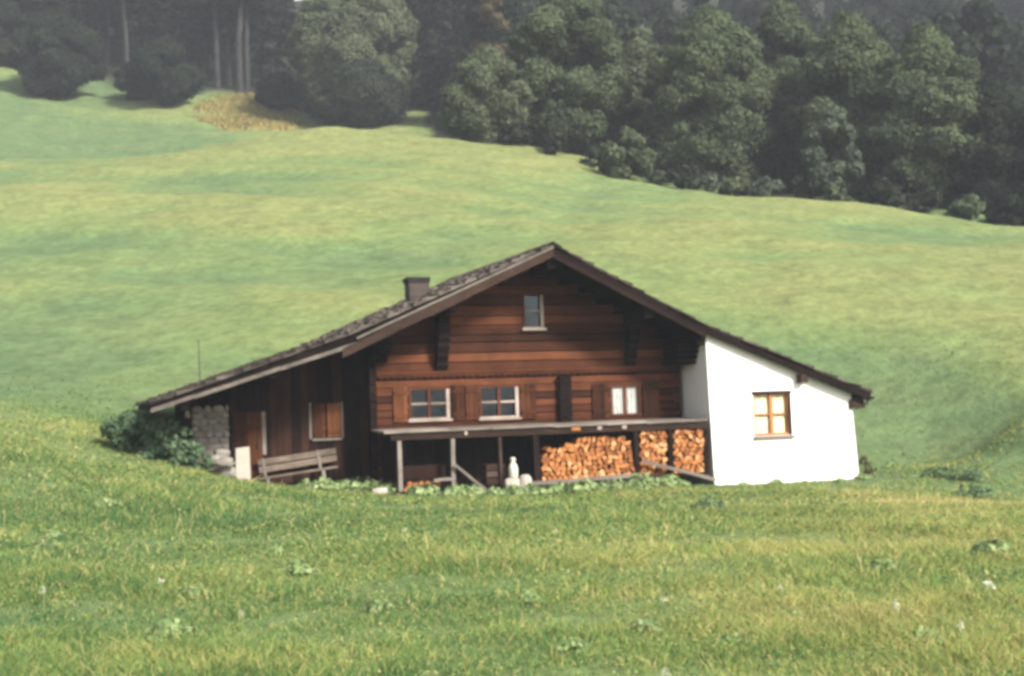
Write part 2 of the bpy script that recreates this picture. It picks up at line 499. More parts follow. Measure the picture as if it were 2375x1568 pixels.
def make_meadow():
    ys = np.concatenate([np.arange(-14, 46, 0.5), np.arange(46, 110, 0.9), np.arange(110, 200, 1.8), np.arange(200, 421, 6)])
    s = np.linspace(-1, 1, 221)
    s = np.sign(s) * np.abs(s) ** 1.25
    X, Y = [], []
    for y in ys:
        half = 30 + 0.62 * max(y, 0)
        X.append(s * half); Y.append(np.full_like(s, y))
    X, Y = np.array(X), np.array(Y)
    Z = ground(X.ravel(), Y.ravel()).reshape(X.shape)
    r, c = X.shape
    V = np.stack([X, Y, Z], -1).reshape(-1, 3)
    idx = np.arange(r * c).reshape(r, c)
    Fq = np.stack([idx[:-1, :-1], idx[:-1, 1:], idx[1:, 1:], idx[1:, :-1]], -1).reshape(-1, 4)
    me = bpy.data.meshes.new('meadow')
    me.vertices.add(len(V)); me.vertices.foreach_set('co', V.ravel())
    me.loops.add(Fq.size); me.loops.foreach_set('vertex_index', Fq.ravel().astype(np.int32))
    me.polygons.add(len(Fq)); me.polygons.foreach_set('loop_start', np.arange(0, Fq.size, 4, dtype=np.int32))
    me.polygons.foreach_set('use_smooth', np.ones(len(Fq), dtype=bool))
    fx, fy = V[:, 0], V[:, 1]
    def bowl(d): return (ground(fx + d, fy) + ground(fx - d, fy) + ground(fx, fy + d) + ground(fx, fy - d)) / 4 - V[:, 2]
    wet_shade = 0.8 * bowl(7.0) + 0.42 * bowl(15.0)
    sx = fx / np.maximum(fy, 1) * F_PX / DISP + CX / DISP
    wet_shade = wet_shade + 0.42 * np.exp(-((fy - 119) / 8.0) ** 2) * np.clip((1100 - sx) / 80, 0, 1)      # the damp hollow behind the knoll
    wet_shade = wet_shade - 0.22 * np.exp(-((fy - 94) / 4.5) ** 2) * np.clip((1300 - sx) / 150, 0, 1) * np.clip((sx + 200) / 200, 0, 1)  # the light along the knoll's crest, coloured in as paler turf
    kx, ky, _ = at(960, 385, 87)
    wet_shade = wet_shade + 0.34 * np.exp(-((fx - kx) / 5.5) ** 2 - ((fy - ky) / 5.0) ** 2)      # the right flank of the knoll: its shade coloured in as darker turf
    am = me.attributes.new('wet_shade', 'FLOAT', 'POINT')
    am.data.foreach_set('value', np.clip(0.47 + wet_shade, 0, 1).astype(np.float32))
    # leaf litter under the trees, beyond the wavering line of the wood
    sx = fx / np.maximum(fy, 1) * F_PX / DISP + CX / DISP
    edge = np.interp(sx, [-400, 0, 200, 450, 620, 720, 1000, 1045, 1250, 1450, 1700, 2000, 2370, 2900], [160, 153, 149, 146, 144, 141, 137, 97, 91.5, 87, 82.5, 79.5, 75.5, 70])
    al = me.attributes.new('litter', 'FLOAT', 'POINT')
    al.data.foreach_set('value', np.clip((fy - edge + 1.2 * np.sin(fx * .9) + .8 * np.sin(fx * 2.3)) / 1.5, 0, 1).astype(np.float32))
    me.update(calc_edges=True)
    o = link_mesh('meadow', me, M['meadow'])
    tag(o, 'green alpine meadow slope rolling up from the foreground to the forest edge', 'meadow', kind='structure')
make_meadow()

# ------------------------------------------------------------------ the chalet
CH = empty('chalet', (HP[0], HP[1], 0), YAW, 'low brown timber chalet with wide sagging shingle roof and white annex, set into the meadow', 'chalet')
RIDGE = (1.55, 5.42)
LBREAK, LEAVE = (-2.95, 3.56), (-7.05, 2.22)
RBREAK, REAVE = (5.05, 3.60), (9.08, 1.98)
def roof_top(u):
    P = [LEAVE, LBREAK, RIDGE, RBREAK, REAVE]
    return float(np.interp(u, [p[0] for p in P], [p[1] for p in P]))
TH = 0.16
RISE = 0.02
def rz(v): return RISE * (v + 1.3)
def roof_under(u): return roof_top(u) - TH
def rake(u): return -1.22 - 0.025 * (u + 7)              # the front edge of the roof, a little farther out on the right
BACK = 8.2

# roof deck and shingles
def slope(name, P, Q, mat, tone0, parent):
    """one roof plane from P (high) to Q (low): boards below, rows of shingles on top"""
    mb = MB()
    n = max(4, int(abs(Q[0] - P[0]) / 0.27))
    for i in range(n):
        t0, t1 = i / n, (i + 1) / n
        u0, u1 = P[0] + (Q[0] - P[0]) * t0, P[0] + (Q[0] - P[0]) * t1
        zb0, zb1 = P[1] + (Q[1] - P[1]) * t0, P[1] + (Q[1] - P[1]) * t1
        v = rake(u0) + RND.uniform(-0.13, -0.02)
        while v < BACK:
            w = RND.uniform(0.14, 0.34)
            lift = RND.uniform(0.01, 0.085)
            ext = RND.uniform(0.02, 0.09) * (1 if Q[0] > P[0] else -1)
            v1 = min(v + w, BACK)
            z0, z1 = zb0 + rz(v), zb1 + rz(v)
            zt = z1 - (z0 - z1) * abs(ext / (u1 - u0))
            a = [(u0, v + .004, z0 - 0.02), (u0, v1, z0 - 0.02), (u1 + ext, v1, zt - 0.02), (u1 + ext, v + .004, zt - 0.02)]
            b = [(u0, v + .004, z0 + 0.005), (u0, v1, z0 + 0.005), (u1 + ext, v1, zt + lift), (u1 + ext, v + .004, zt + lift)]
            mb.add(a + b, [(0, 1, 2, 3), (4, 7, 6, 5), (0, 4, 5, 1), (1, 5, 6, 2), (2, 6, 7, 3), (3, 7, 4, 0)], min(1, max(0, RND.gauss(tone0, 0.25))))
            v = v1
    return mb

roof = MB()
def deck(P, Q):
    # deck as a tapered slab whose front edge follows the rake
    V = []
    for (u, z) in (P, Q):
        for v in (rake(u) + 0.003, BACK - 0.03):
            V += [(u, v, z - TH + rz(v)), (u, v, z - 0.025 + rz(v))]
    roof.add(V, [(0, 4, 6, 2), (1, 3, 7, 5), (0, 1, 5, 4), (2, 6, 7, 3), (4, 5, 7, 6), (0, 2, 3, 1)], 0.3)
for P, Q in ((RIDGE, LBREAK), (LBREAK, LEAVE), (RIDGE, RBREAK), (RBREAK, REAVE)): deck(P, Q)
R = roof.build('roof', M['dark'], CH)
for P, Q, t in ((RIDGE, LBREAK, 0.75), (LBREAK, LEAVE, 0.35), (RIDGE, RBREAK, 0.3), (RBREAK, REAVE, 0.3)):
    slope('shingles', P, Q, M['shingle'], t, R).build('shingles', M['shingle'], R)
mb = MB()
for k in range(16):
    v = rake(1.5) - 0.02 + k * 0.6
    RZ = RIDGE[1] + rz(v)
    mb.prism([(RIDGE[0] - 0.2, RZ - 0.06), (RIDGE[0], RZ + 0.06), (RIDGE[0] + 0.2, RZ - 0.06), (RIDGE[0] + 0.2, RZ - 0.03 + 0.005), (RIDGE[0], RZ + 0.09), (RIDGE[0] - 0.2, RZ - 0.03 + 0.005)], 'y', v, v + 0.59 if v + .59 < BACK else BACK)
mb.build('ridge_cap', M['shingle'], R)
# verge boards on the front edge
def verge(name, P, Q, drop, h, mat, out=0.05, tone=None, t0=0.0, t1=1.0, th=0.05):
    a = (P[0] + (Q[0] - P[0]) * t0, P[1] + (Q[1] - P[1]) * t0)
    b = (P[0] + (Q[0] - P[0]) * t1, P[1] + (Q[1] - P[1]) * t1)
    m_ = MB()
    n = 5
    for i in range(n):
        q0 = [a[k] + (b[k] - a[k]) * i / n for k in (0, 1)]
        q1 = [a[k] + (b[k] - a[k]) * (i + 1) / n - (0.0 if i == n - 1 else 0.004 * (1 if b[0] > a[0] else -1) * (k == 0)) for k in (0, 1)]
        V = []
        jz = RND.uniform(-0.008, 0.008)
        for (u, z) in (q0, q1):
            v = rake(u) - out
            for vv in (v, v + th):
                V += [(u, vv, z - drop - h + jz), (u, vv, z - drop + jz)]
        m_.add(V, [(0, 4, 6, 2), (1, 3, 7, 5), (0, 1, 5, 4), (2, 6, 7, 3), (4, 5, 7, 6), (0, 2, 3, 1)], tone)
    m_.build(name, mat, R)
verge('verge_board', RIDGE, (-2.85, 3.50), 0.03, 0.05, M['grey'], 0.08, 0.4, th=.028)
verge('verge_board', RIDGE, (-3.16, 3.30), 0.06, 0.20, M['barge'], 0.05, 0.5)
verge('verge_board', (-2.70, 3.40), (-7.08, 2.07), -0.035, 0.085, M['greyed'], 0.05, 0.5)
verge('verge_board', RIDGE, RBREAK, 0.03, 0.15, M['dark'], 0.05, 0.5)
verge('verge_board', RIDGE, RBREAK, 0.182, 0.12, M['dark'], 0.045, 0.9)
verge('verge_board', RBREAK, REAVE, 0.03, 0.18, M['dark'], 0.05, 0.5)
# purlins with their stepped log corbels
def purlin(u, zt, w, h, v1=0.2, mat='dark', v0=None):
    m_ = MB()
    v0 = rake(u) + 0.1 if v0 is None else v0
    m_.box(u - w / 2, u + w / 2, v0, v1, zt - h, zt, 0.4, 0.004)
    return m_.build('purlin', M[mat], R)
for u in (1.55, -0.72, 3.78, -2.1, 5.0):
    purlin(u, roof_under(u) - 0.04 - (0.05 if abs(u - 1.55) > .1 else .08), 0.2, 0.22)
purlin(7.42, roof_under(7.42) - 0.06, 0.17, 0.2, -1.2, 'barge', -1.62)
purlin(-4.6, roof_under(-4.6) - 0.04, 0.16, 0.16, 1.2)
purlin(-6.4, roof_under(-6.4) - 0.04, 0.16, 0.16, 1.2)
def corbel(u, ztop, zbot, w, reach, n):
    m_ = MB()
    h = (ztop - zbot) / n
    for i in range(n):
        r = reach * (1 - (0.72 if n != 5 else 0.25) * (i / max(1, n - 1)) ** 1.4)
        z1 = ztop - i * h
        ww = w / 2 * RND.uniform(0.9, 1.05)
        m_.prism([(0.0, z1 - 0.004), (-r, z1 - 0.004), (-r, z1 - h * 0.5), (-r + h * 0.35, z1 - h + 0.006), (0.0, z1 - h + 0.006)], 'x', u - ww, u + ww, RND.uniform(0.2, 0.7))
    m_.build('corbel', M['dark'], CH)
corbel(-0.72, roof_under(-0.72) - 0.33, 2.78, 0.27, 0.55, 6)
corbel(3.78, roof_under(3.78) - 0.33, 2.78, 0.25, 0.5, 6)
corbel(-2.08, roof_under(-2.08) - 0.33, 2.98, 0.24, 0.75, 4)
corbel(4.9, roof_under(4.9) - 0.2, 2.74, 0.58, 1.08, 5)

# windows and openings of the wooden front
WINS = [(-1.48, -0.55, 1.68, 2.42, 'w'), (0.14, 1.06, 1.66, 2.42, 'w'), (3.27, 4.02, 1.62, 2.34, 'c'), (1.24, 1.73, 3.67, 4.50, 's')]
def log_wall():
    m_ = MB()
    z = 0.0
    while z < 5.2:
        h = RND.uniform(0.15, 0.2) if z < 2.6 else RND.uniform(0.16, 0.24)
        tone = min(1, max(0, RND.gauss(0.46, 0.2)))
        off = RND.uniform(-0.022, 0.016)
        cuts = sorted({z, z + h} | {c for w in WINS for c in (w[2], w[3]) if z < c < z + h})
        for a, b in zip(cuts, cuts[1:]):
            L0, R0 = -2.2, 5.04
            for zz in (b,):
                # stay under the roof
                if zz > roof_under(L0) - 0.05: L0 = np.interp(zz + 0.05, [LBREAK[1] - TH, RIDGE[1] - TH], [LBREAK[0], RIDGE[0]])
                if zz > roof_under(R0) - 0.05: R0 = np.interp(zz + 0.05, [RBREAK[1] - TH, RIDGE[1] - TH], [RBREAK[0], RIDGE[0]])
            if R0 - L0 < 0.1: continue
            spans = [(L0, R0)]
            for w in WINS:
                if w[2] < b - 1e-4 and w[3] > a + 1e-4:
                    ns = []
                    for s0, s1 in spans:
                        if w[1] <= s0 or w[0] >= s1: ns.append((s0, s1)); continue
                        if w[0] > s0: ns.append((s0, w[0]))
                        if w[1] < s1: ns.append((w[1], s1))
                    spans = ns
            for s0, s1 in spans:
                za = a + (0.016 if a == z else 0)
                m_.prism([(0.17, za), (off + 0.012, za), (off, za + 0.015), (off, b - 0.012), (off + 0.012, b), (0.17, b)] if b - za > 0.04 else [(0.17, za), (off, za), (off, b), (0.17, b)], 'x', s0, s1, min(1, max(0, tone + RND.uniform(-.12, .12))))
        z += h
    return m_.build('log_wall', M['log'], CH)
LW = log_wall()
core = MB()      # the body behind the front boards
core.prism([(-2.18, 0), (5.02, 0), (5.02, roof_under(5.02) - 0.02), (1.55, RIDGE[1] - TH - 0.02), (-2.18, roof_under(-2.18) - 0.02)], 'y', 0.34, 7.8, 0.4)
core.build('rear_walls', M['dark'], CH)
m_ = MB()        # side boards between the front and the body, left and right
for k in range(16):
    m_.box(-2.215, -2.165, 0.172, 1.0, k * 0.18, k * 0.18 + 0.172, None, 0.004)
m_.build('side_wall', M['dark'], CH)
m_ = MB()        # corner post of crossed log ends
for k in range(15):
    m_.box(-2.36, -2.216, -0.05, 0.16, 0.1 + k * 0.185, 0.1 + k * 0.185 + 0.17, None, 0.006)
m_.build('log_ends', M['dark'], CH)
m_ = MB()        # carved frieze above the windows
m_.box(-2.2, 5.02, -0.055, -0.02, 2.66, 2.72, 0.55)
m_.box(-2.2, 5.02, -0.085, -0.02, 2.722, 2.76, 0.7)
for k in range(48):
    u = -2.15 + k * 0.15
    m_.prism([(u, 2.655), (u + 0.11, 2.655), (u + 0.055, 2.60)], 'y', -0.05, -0.024, 0.35)
m_.build('frieze', M['log'], CH)
m_ = MB()
for k in range(6):
    m_.box(2.0, 2.29, -0.16, -0.02, 1.45 + k * 0.19, 1.45 + k * 0.19 + 0.178, 0.3, 0.005)
m_.build('log_ends', M['dark'], CH)

def window(w, frame_mat, v=0.0, cross=True, curtain=None, sill=True, bars='paleframe', depth=0.06, sillmat='paleframe', side='paleframe', bottom=True):
    u0, u1, z0, z1 = w[:4]
    f = MB()
    t = 0.055
    f.box(u0, u1, v - 0.015, v + 0.09, z1 - t, z1, 0.5)
    f.box(u0, u0 + t, v - 0.015, v + 0.09, z0 + t, z1 - t, 0.4)
    um = (u0 + u1) / 2
    if u1 - u0 > 0.6: f.box(um - 0.035, um + 0.035, v - 0.01, v + 0.08, z0 + t, z1 - t, 0.6)
    fr = f.build('window', M[frame_mat], CH)
    p = MB()
    p.add([(u0 + t, v + depth, z0 + t), (u1 - t, v + depth, z0 + t), (u1 - t, v + depth, z1 - t), (u0 + t, v + depth, z1 - t)], [(0, 1, 2, 3)])
    p.build('pane', M['glass'], fr)
    b = MB() if bars else None
    zm = z0 + (z1 - z0) * 0.5
    if not bars: pass
    elif u1 - u0 > 0.6:
        b.box(u0 + t, um - 0.036, v + 0.0, v + 0.05, zm - 0.02, zm + 0.02)
        b.box(um + 0.036, u1 - t, v + 0.0, v + 0.05, zm - 0.02, zm + 0.02)
    else:
        b.box(u0 + t, u1 - t, v + 0.0, v + 0.05, zm - 0.015, zm + 0.015)
    if b: b.build('glazing_bar', M[bars], fr)
    s = MB()
    s.box(u1 - t - 0.02, u1, v - 0.02, v + 0.09, z0 + t, z1 - t)
    if bottom: s.box(u0, u1, v - 0.022, v + 0.09, z0, z0 + t)
    s.build('sash', M[side], fr)
    if sill:
        s = MB()
        s.box(u0 - 0.04, u1 + 0.04, v - 0.09, v - 0.024, z0 - 0.03, z0 + 0.02)
        s.build('sill', M[sillmat], fr)
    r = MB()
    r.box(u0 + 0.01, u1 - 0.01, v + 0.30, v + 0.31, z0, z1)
    r.build('room_dark_sheet', M['room'], fr)  # near-black sheet behind the pane, darkness of the inside put into its colour
    if curtain:
        c = MB()
        for (a, b_) in curtain[1]:
            n = 10
            V, Fs = [], []
            for i in range(n + 1):
                uu = a + (b_ - a) * i / n
                vv = v + depth + 0.035 + 0.015 * math.sin(i * 2.2)
                V += [(uu, vv, z0 + 0.03), (uu, vv, z1 - 0.03)]
            for i in range(n): Fs.append((2 * i, 2 * i + 2, 2 * i + 3, 2 * i + 1))
            c.add(V, Fs)
        c.build('curtain', M[curtain[0]], fr)
    return fr
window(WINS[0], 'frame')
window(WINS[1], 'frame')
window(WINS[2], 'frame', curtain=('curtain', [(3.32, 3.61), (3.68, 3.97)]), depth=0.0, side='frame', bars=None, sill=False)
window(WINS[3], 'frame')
def shutter(u0, u1, z0, z1, v=0.0, mat='shutter', tone=0.5):
    m_ = MB()
    n = max(2, round((u1 - u0) / 0.11))
    for i in range(n):
        a = u0 + (u1 - u0) * i / n
        m_.box(a + 0.003, a + (u1 - u0) / n - 0.003, v - 0.05, v - 0.02, z0, z1, min(1, max(0, RND.gauss(tone, 0.15))), 0.004)
    for z in (z0 + 0.1, z1 - 0.17):
        m_.box(u0 + 0.01, u1 - 0.01, v - 0.072, v - 0.052, z, z + 0.07, tone)
    m_.build('shutter', M[mat], CH)
shutter(-1.84, -1.52, 1.66, 2.44, tone=0.8)
shutter(-0.51, -0.21, 1.66, 2.44, tone=0.35)
shutter(-0.19, 0.11, 1.66, 2.44, tone=0.45)
shutter(1.10, 1.46, 1.64, 2.42, tone=0.5)
shutter(2.82, 3.23, 1.6, 2.38, tone=0.15)
shutter(4.07, 4.48, 1.6, 2.38, tone=0.1)

# the recessed lean-to on the left
LV = 1.0
m_ = MB()
u = -5.3
while u < -2.22:
    w = RND.uniform(0.14, 0.22)
    u1 = min(u + w, -2.22)
    m_.prism([(u + 0.004, 0.2), (u1 - 0.004, 0.2), (u1 - 0.004, roof_under(u1) - 0.03), (u + 0.004, roof_under(u) - 0.03)], 'y', LV - RND.uniform(0.0, 0.015), LV + 0.12, None)
    u = u1
m_.build('lean_to_wall', M['leanto'], CH)
m_ = MB()
m_.prism([(-6.12, 0.2), (-2.2, 0.2), (-2.2, roof_under(-2.2) - 0.02), (-6.12, roof_under(-6.12) - 0.02)], 'y', LV + 0.3, 7.6, 0.3)
m_.build('rear_walls', M['dark'], CH)
def rubble(name, u0, u1, z0, z1, v0, v1, sz, mat, parent):
    m_ = MB()
    m_.box(u0 + 0.03, u1 - 0.03, v0 + 0.07, v1, z0, z1 - 0.03, 0.3)
    z = z0
    while z < z1 - 0.03:
        h = RND.uniform(0.7, 1.3) * sz * 0.75
        u = u0 + RND.uniform(-0.08, 0)
        while u < u1:
            w = RND.uniform(0.7, 1.8) * sz
            a, b = max(u, u0), min(u + w, u1)
            if b - a > 0.05:
                cx, cz, hw, hh = (a + b) / 2, z + h / 2, (b - a) / 2 - 0.008, h / 2 - 0.008
                poly = []
                for k in range(8):
                    an = k * math.pi / 4 + 0.39
                    poly.append((cx + hw * max(-1, min(1, 1.15 * math.cos(an))) * RND.uniform(0.88, 1), cz + hh * max(-1, min(1, 1.15 * math.sin(an))) * RND.uniform(0.85, 1)))
                d = v0 + RND.uniform(0, 0.045)
                inner = [(cx + (p[0] - cx) * 0.72, d, cz + (p[1] - cz) * 0.72) for p in poly]
                outer = [(p[0], d + 0.04, p[1]) for p in poly]
                back = [(p[0], v0 + 0.1, p[1]) for p in poly]
                Fs = [list(range(8))]
                for k in range(8):
                    k2 = (k + 1) % 8
                    Fs += [[k, 8 + k, 8 + k2, k2], [8 + k, 16 + k, 16 + k2, 8 + k2]]
                m_.add(inner + outer + back, Fs)
            u += w
        z += h
    return m_.build(name, M[mat], parent)
rubble('stone_wall', -6.14, -5.31, 0.4, 2.12, LV - 0.06, LV + 0.25, 0.2, 'stone', CH)
m_ = MB()
m_.box(-6.3, -6.22, 0.2, 0.6, 1.92, 2.06, 0.6, 0.01)
m_.build('rafter_tail', M['paleframe'], CH)
# door: dark leaf half, red-brown leaf half, pale jamb
m_ = MB()
for i in range(6):
    a = -5.24 + i * 0.105
    m_.box(a, a + 0.101, LV - 0.05, LV - 0.018, 0.45, 2.0, 0.15 if i < 3 else 0.62, 0.003)
m_.box(-5.2, -4.65, LV - 0.07, LV - 0.052, 0.75, 0.85, 0.3)
m_.box(-5.2, -4.65, LV - 0.07, LV - 0.052, 1.6, 1.7, 0.3)
dr = m_.build('door', M['shutter'], CH)
m_ = MB(); m_.box(-4.61, -4.53, LV - 0.06, LV - 0.016, 1.05, 2.0, 0.5); m_.build('jamb', M['greypost'], dr)
m_ = MB(); m_.tube([(-4.72, LV - 0.09, 1.2), (-4.72, LV - 0.09, 1.36)], [0.014, 0.014], 6); m_.build('handle', M['iron'], dr)
shutter(-3.5, -3.2, 1.38, 2.14, LV - 0.016, tone=0.45)
shutter(-3.16, -2.84, 1.38, 2.14, LV - 0.016, tone=0.8)
m_ = MB(); m_.box(-3.56, -3.51, LV - 0.05, LV - 0.02, 1.35, 2.17, .5); m_.box(-2.83, -2.79, LV - 0.05, LV - 0.02, 1.35, 2.17, .4); m_.box(-3.5, -2.84, LV - 0.09, LV - 0.02, 1.31, 1.36, .4)
m_.build('window_frame', M['greypost'], CH)
# low stone footing under the wooden front
rubble('stone_footing', -2.2, 5.0, -0.1, 0.42, -0.09, -0.025, 0.22, 'stone', CH)

# the white annex
m_ = MB()
AV = -1.4
WIN5 = (6.21, 7.15, 1.05, 2.03)
def annex_u(z, right): return (8.82 - 0.055 * z) if right else (5.18 - 0.022 * z)
def front_quads():
    us = [None, WIN5[0], WIN5[1], None]
    zs = [-0.4, WIN5[2], WIN5[3], None]
    for i in range(3):
        for k in range(3):
            if i == 1 and k == 1: continue
            z0, z1 = zs[k], zs[k + 1]
            def ue(j, z): return annex_u(z, j == 3) if j in (0, 3) else us[j]
            P = []
            for (j, kk) in ((i, k), (i + 1, k), (i + 1, k + 1), (i, k + 1)):
                z = zs[kk]
                if z is None:
                    uu = ue(j, 2.5 if j != 3 else 1.75)
                    if j == 0: uu = annex_u(3.2, False)
                    if j == 3: uu = annex_u(1.75, True)
                    z = roof_under(uu) - 0.02
                    P.append((uu, AV, z))
                else:
                    if j == 3 and z > 1.75: P.append((annex_u(1.75, True), AV, 1.75 + (z - 2.03) * 0.0))
                    else: P.append((ue(j, z), AV, z))
            m_.add(P, [(0, 1, 2, 3)], 0.5)
front_quads()
u0b, u0t, u1b, u1t = annex_u(-.4, False), annex_u(3.2, False), annex_u(-.4, True), annex_u(1.75, True)
zt0, zt1 = roof_under(u0t) - 0.02, roof_under(u1t) - 0.02
m_.add([(u0b, AV, -.4), (u0t, AV, zt0), (u0t, 0.3, zt0), (u0b, 0.3, -.4)], [(0, 1, 2, 3)], .5)
m_.add([(u1b, AV, -.4), (u1b, 7.5, -.4), (u1t, 7.5, zt1), (u1t, AV, zt1)], [(0, 1, 2, 3)], .5)
m_.add([(u0b, 7.5, -.4), (u1b, 7.5, -.4), (u1t, 7.5, zt1), (u0t, 7.5, zt0)], [(0, 3, 2, 1)], .5)
for (a, b) in (((WIN5[0], WIN5[2]), (WIN5[1], WIN5[2])), ((WIN5[1], WIN5[2]), (WIN5[1], WIN5[3])), ((WIN5[1], WIN5[3]), (WIN5[0], WIN5[3])), ((WIN5[0], WIN5[3]), (WIN5[0], WIN5[2]))):
    m_.add([(a[0], AV, a[1]), (b[0], AV, b[1]), (b[0], AV + 0.5, b[1]), (a[0], AV + 0.5, a[1])], [(0, 1, 2, 3)], .5)
m_.build('annex_wall', M['plaster'], CH)
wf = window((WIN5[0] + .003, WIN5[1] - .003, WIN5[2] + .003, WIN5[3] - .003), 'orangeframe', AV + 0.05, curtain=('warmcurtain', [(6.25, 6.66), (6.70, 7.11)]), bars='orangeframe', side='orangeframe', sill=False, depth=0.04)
m_ = MB(); m_.box(6.19, 7.21, AV - 0.08, AV - 0.003, 0.985, 1.045, .5, .004); m_.build('sill', M['grey'], wf)
m_ = MB(); m_.box(6.18, 7.18, AV - 0.02, AV - 0.003, 2.0, 2.07, .35, .004); m_.build('lintel', M['barge'], wf)
m_ = MB(); m_.box(7.10, 7.16, AV - 0.02, AV - 0.003, 1.06, 1.99, .5, .004); m_.build('frame_edge', M['barge'], wf)
# gutter at the annex eave
m_ = MB()
gu, gzz = REAVE[0] + 0.04, REAVE[1] - 0.12
for (va, vb) in ((rake(9) - 0.03, BACK - 0.4),):
    n = 7
    V = []
    for v in (va, vb):
        for k in range(n):
            a = math.pi + math.pi * k / (n - 1)
            V.append((gu + 0.075 * math.cos(a), v, gzz + 0.075 * math.sin(a)))
        for k in range(n):
            a = 2 * math.pi - math.pi * k / (n - 1)
            V.append((gu + 0.068 * math.cos(a), v, gzz + 0.068 * math.sin(a)))
    N = 2 * n
    m_.add(V, [[i, (i + 1) % N, N + (i + 1) % N, N + i] for i in range(N)] + [list(range(N))[::-1]])
m_.tube([(gu - 0.02, -1.5, gzz - 0.06), (gu - 0.06, -1.49, gzz - 0.16), (8.80, -1.44, gzz - 0.26)], [0.035] * 3, 8)
m_.build('gutter', M['zinc'], CH)
m_ = MB()
m_.box(8.66, 9.0, -1.5, -1.404, 1.60, 1.82, .3, .01)
m_.build('eave_beam', M['barge'], CH)

# chimney
m_ = MB()
cu0, cu1, cv0, cv1 = -0.79, -0.29, 2.7, 3.25
for k in range(6):
    m_.box(cu0 + RND.uniform(-.006, .006), cu1 + RND.uniform(-.006, .006), cv0, cv1, 4.1 + k * 0.155, 4.1 + k * 0.155 + 0.152, RND.uniform(.2, .9), 0.006)
ch = m_.build('chimney', M['chimney'], CH)
m_ = MB()
m_.box(cu0 - 0.015, cu1 + 0.015, cv0 - 0.015, cv1 + 0.015, 5.035, 5.10, .2, .004)
m_.box(cu0 - 0.05, cu1 + 0.03, cv0 - 0.03, cv1 + 0.03, 5.104, 5.17, .3, .008)
m_.build('chimney_cap', M['soot'], ch)
m_ = MB()
m_.tube([(-5.86, 2, roof_top(-5.86) - 0.1), (-5.87, 2, 3.68)], [0.016, 0.01], 6)
m_.build('thin_mast', M['iron'], CH)

# ------------------------------------------------------------------ the open firewood shelter along the front
SH = empty('firewood_shelter', W(0, -0.7), YAW, 'low open shelter with grey plank roof on thin posts along the chalet front', 'wood shelter')
def S(v): return v + 0.7
m_ = MB()
u = -2.36
while u < 5.0:
    u1 = min(u + RND.uniform(0.9, 1.5), 5.03)
    j = RND.uniform(-.006, .006)
    m_.add([(u, S(-1.52), 1.425 + j), (u1 - .006, S(-1.52), 1.44 + j), (u1 - .006, S(-.1), 1.475 + j), (u, S(-.1), 1.47 + j),
            (u, S(-1.52), 1.475 + j), (u1 - .006, S(-1.52), 1.49 + j), (u1 - .006, S(-.1), 1.525 + j), (u, S(-.1), 1.52 + j)],
           [(3, 2, 1, 0), (4, 5, 6, 7), (0, 1, 5, 4), (1, 2, 6, 5), (2, 3, 7, 6), (3, 0, 4, 7)])
    u = u1
m_.build('roof', M['grey'], SH)
m_ = MB(); m_.bar((-2.2, S(-1.42), 1.345), (5.02, S(-1.42), 1.35), 0.08, 0.14, .2); m_.build('beam', M['barge'], SH)
for u, mt, w, zb in ((-2.02, 'greypost', .085, .2), (-0.87, 'greypost', .085, .15), (0.2, 'barge', .06, .2), (1.0, 'dark', .13, .1), (3.33, 'dark', .1, .1), (4.13, 'dark', .1, .1), (5.0, 'dark', .08, .1)):
    m_ = MB()
    m_.bar((u, S(-1.40), zb), (u + RND.uniform(-.02, .02), S(-1.40), 1.27), w, w, RND.uniform(.4, .8), (0, 1, 0))
    m_.build('post', M[mt], SH)
for u, w, mt in ((-0.58, .06, 'paleframe'), (1.9, .2, 'cut'), (2.45, .1, 'paleframe'), (3.03, .1, 'paleframe')):
    m_ = MB(); m_.box(u - w / 2, u + w / 2, S(-1.50), S(-1.463), 1.335, 1.41, .6, .006); m_.build('roof_batten_end', M[mt], SH)
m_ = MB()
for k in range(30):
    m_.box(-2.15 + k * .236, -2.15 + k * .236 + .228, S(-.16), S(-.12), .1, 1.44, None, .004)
m_.build('bay_shade_boards', M['dark'], SH)  # added dark boards: the deep shade of the bays put into their colour
m_ = MB(); m_.box(-1.95, -0.95, S(-1.0), S(-0.75), 0.42, 0.72, .5, .01); m_.build('low_boarding', M['leanto'], SH)

def plank_thing(name, a, b, w, h, mat, label, cat, tone=.5, group=None):
    A, B = Vector(W(*a)), Vector(W(*b))
    o = MB()
    n = 3
    D = B - A
    pts = [D * (i / n) + Vector((0, 0, RND.uniform(-.008, .008))) for i in range(n + 1)]
    for i in range(n): o.bar(pts[i], pts[i + 1], w, h, tone + .06 * i)
    ob = o.build(name, M[mat], None)
    ob.location = A
    return tag(ob, label, cat, group)
plank_thing('ground_plank', (0.75, -1.47, 0.235), (3.4, -1.47, 0.30), .05, .085, 'grey', 'long grey ground plank under the wide orange firewood stack', 'plank')
plank_thing('ground_plank', (3.42, -1.44, 0.29), (5.1, -1.44, 0.20), .05, .08, 'barge', 'dark ground plank beneath the two narrow firewood stacks by the white wall', 'plank')
plank_thing('leaning_pole', (3.38, -1.55, 0.62), (5.12, -1.58, 0.12), .06, .075, 'grey', 'grey pole slanting down across the firewood stacks to the white wall', 'pole', .3)
plank_thing('leaning_pole', (-0.86, -1.52, 0.72), (-0.25, -1.75, 0.16), .05, .05, 'greypost', 'short stick leaning from the second post down into the grass', 'stick', .3)
plank_thing('short_plank', (-1.32, -1.5, 0.40), (-0.92, -1.5, 0.42), .1, .06, 'greypost', 'short pale plank lying between the two pale posts', 'plank')

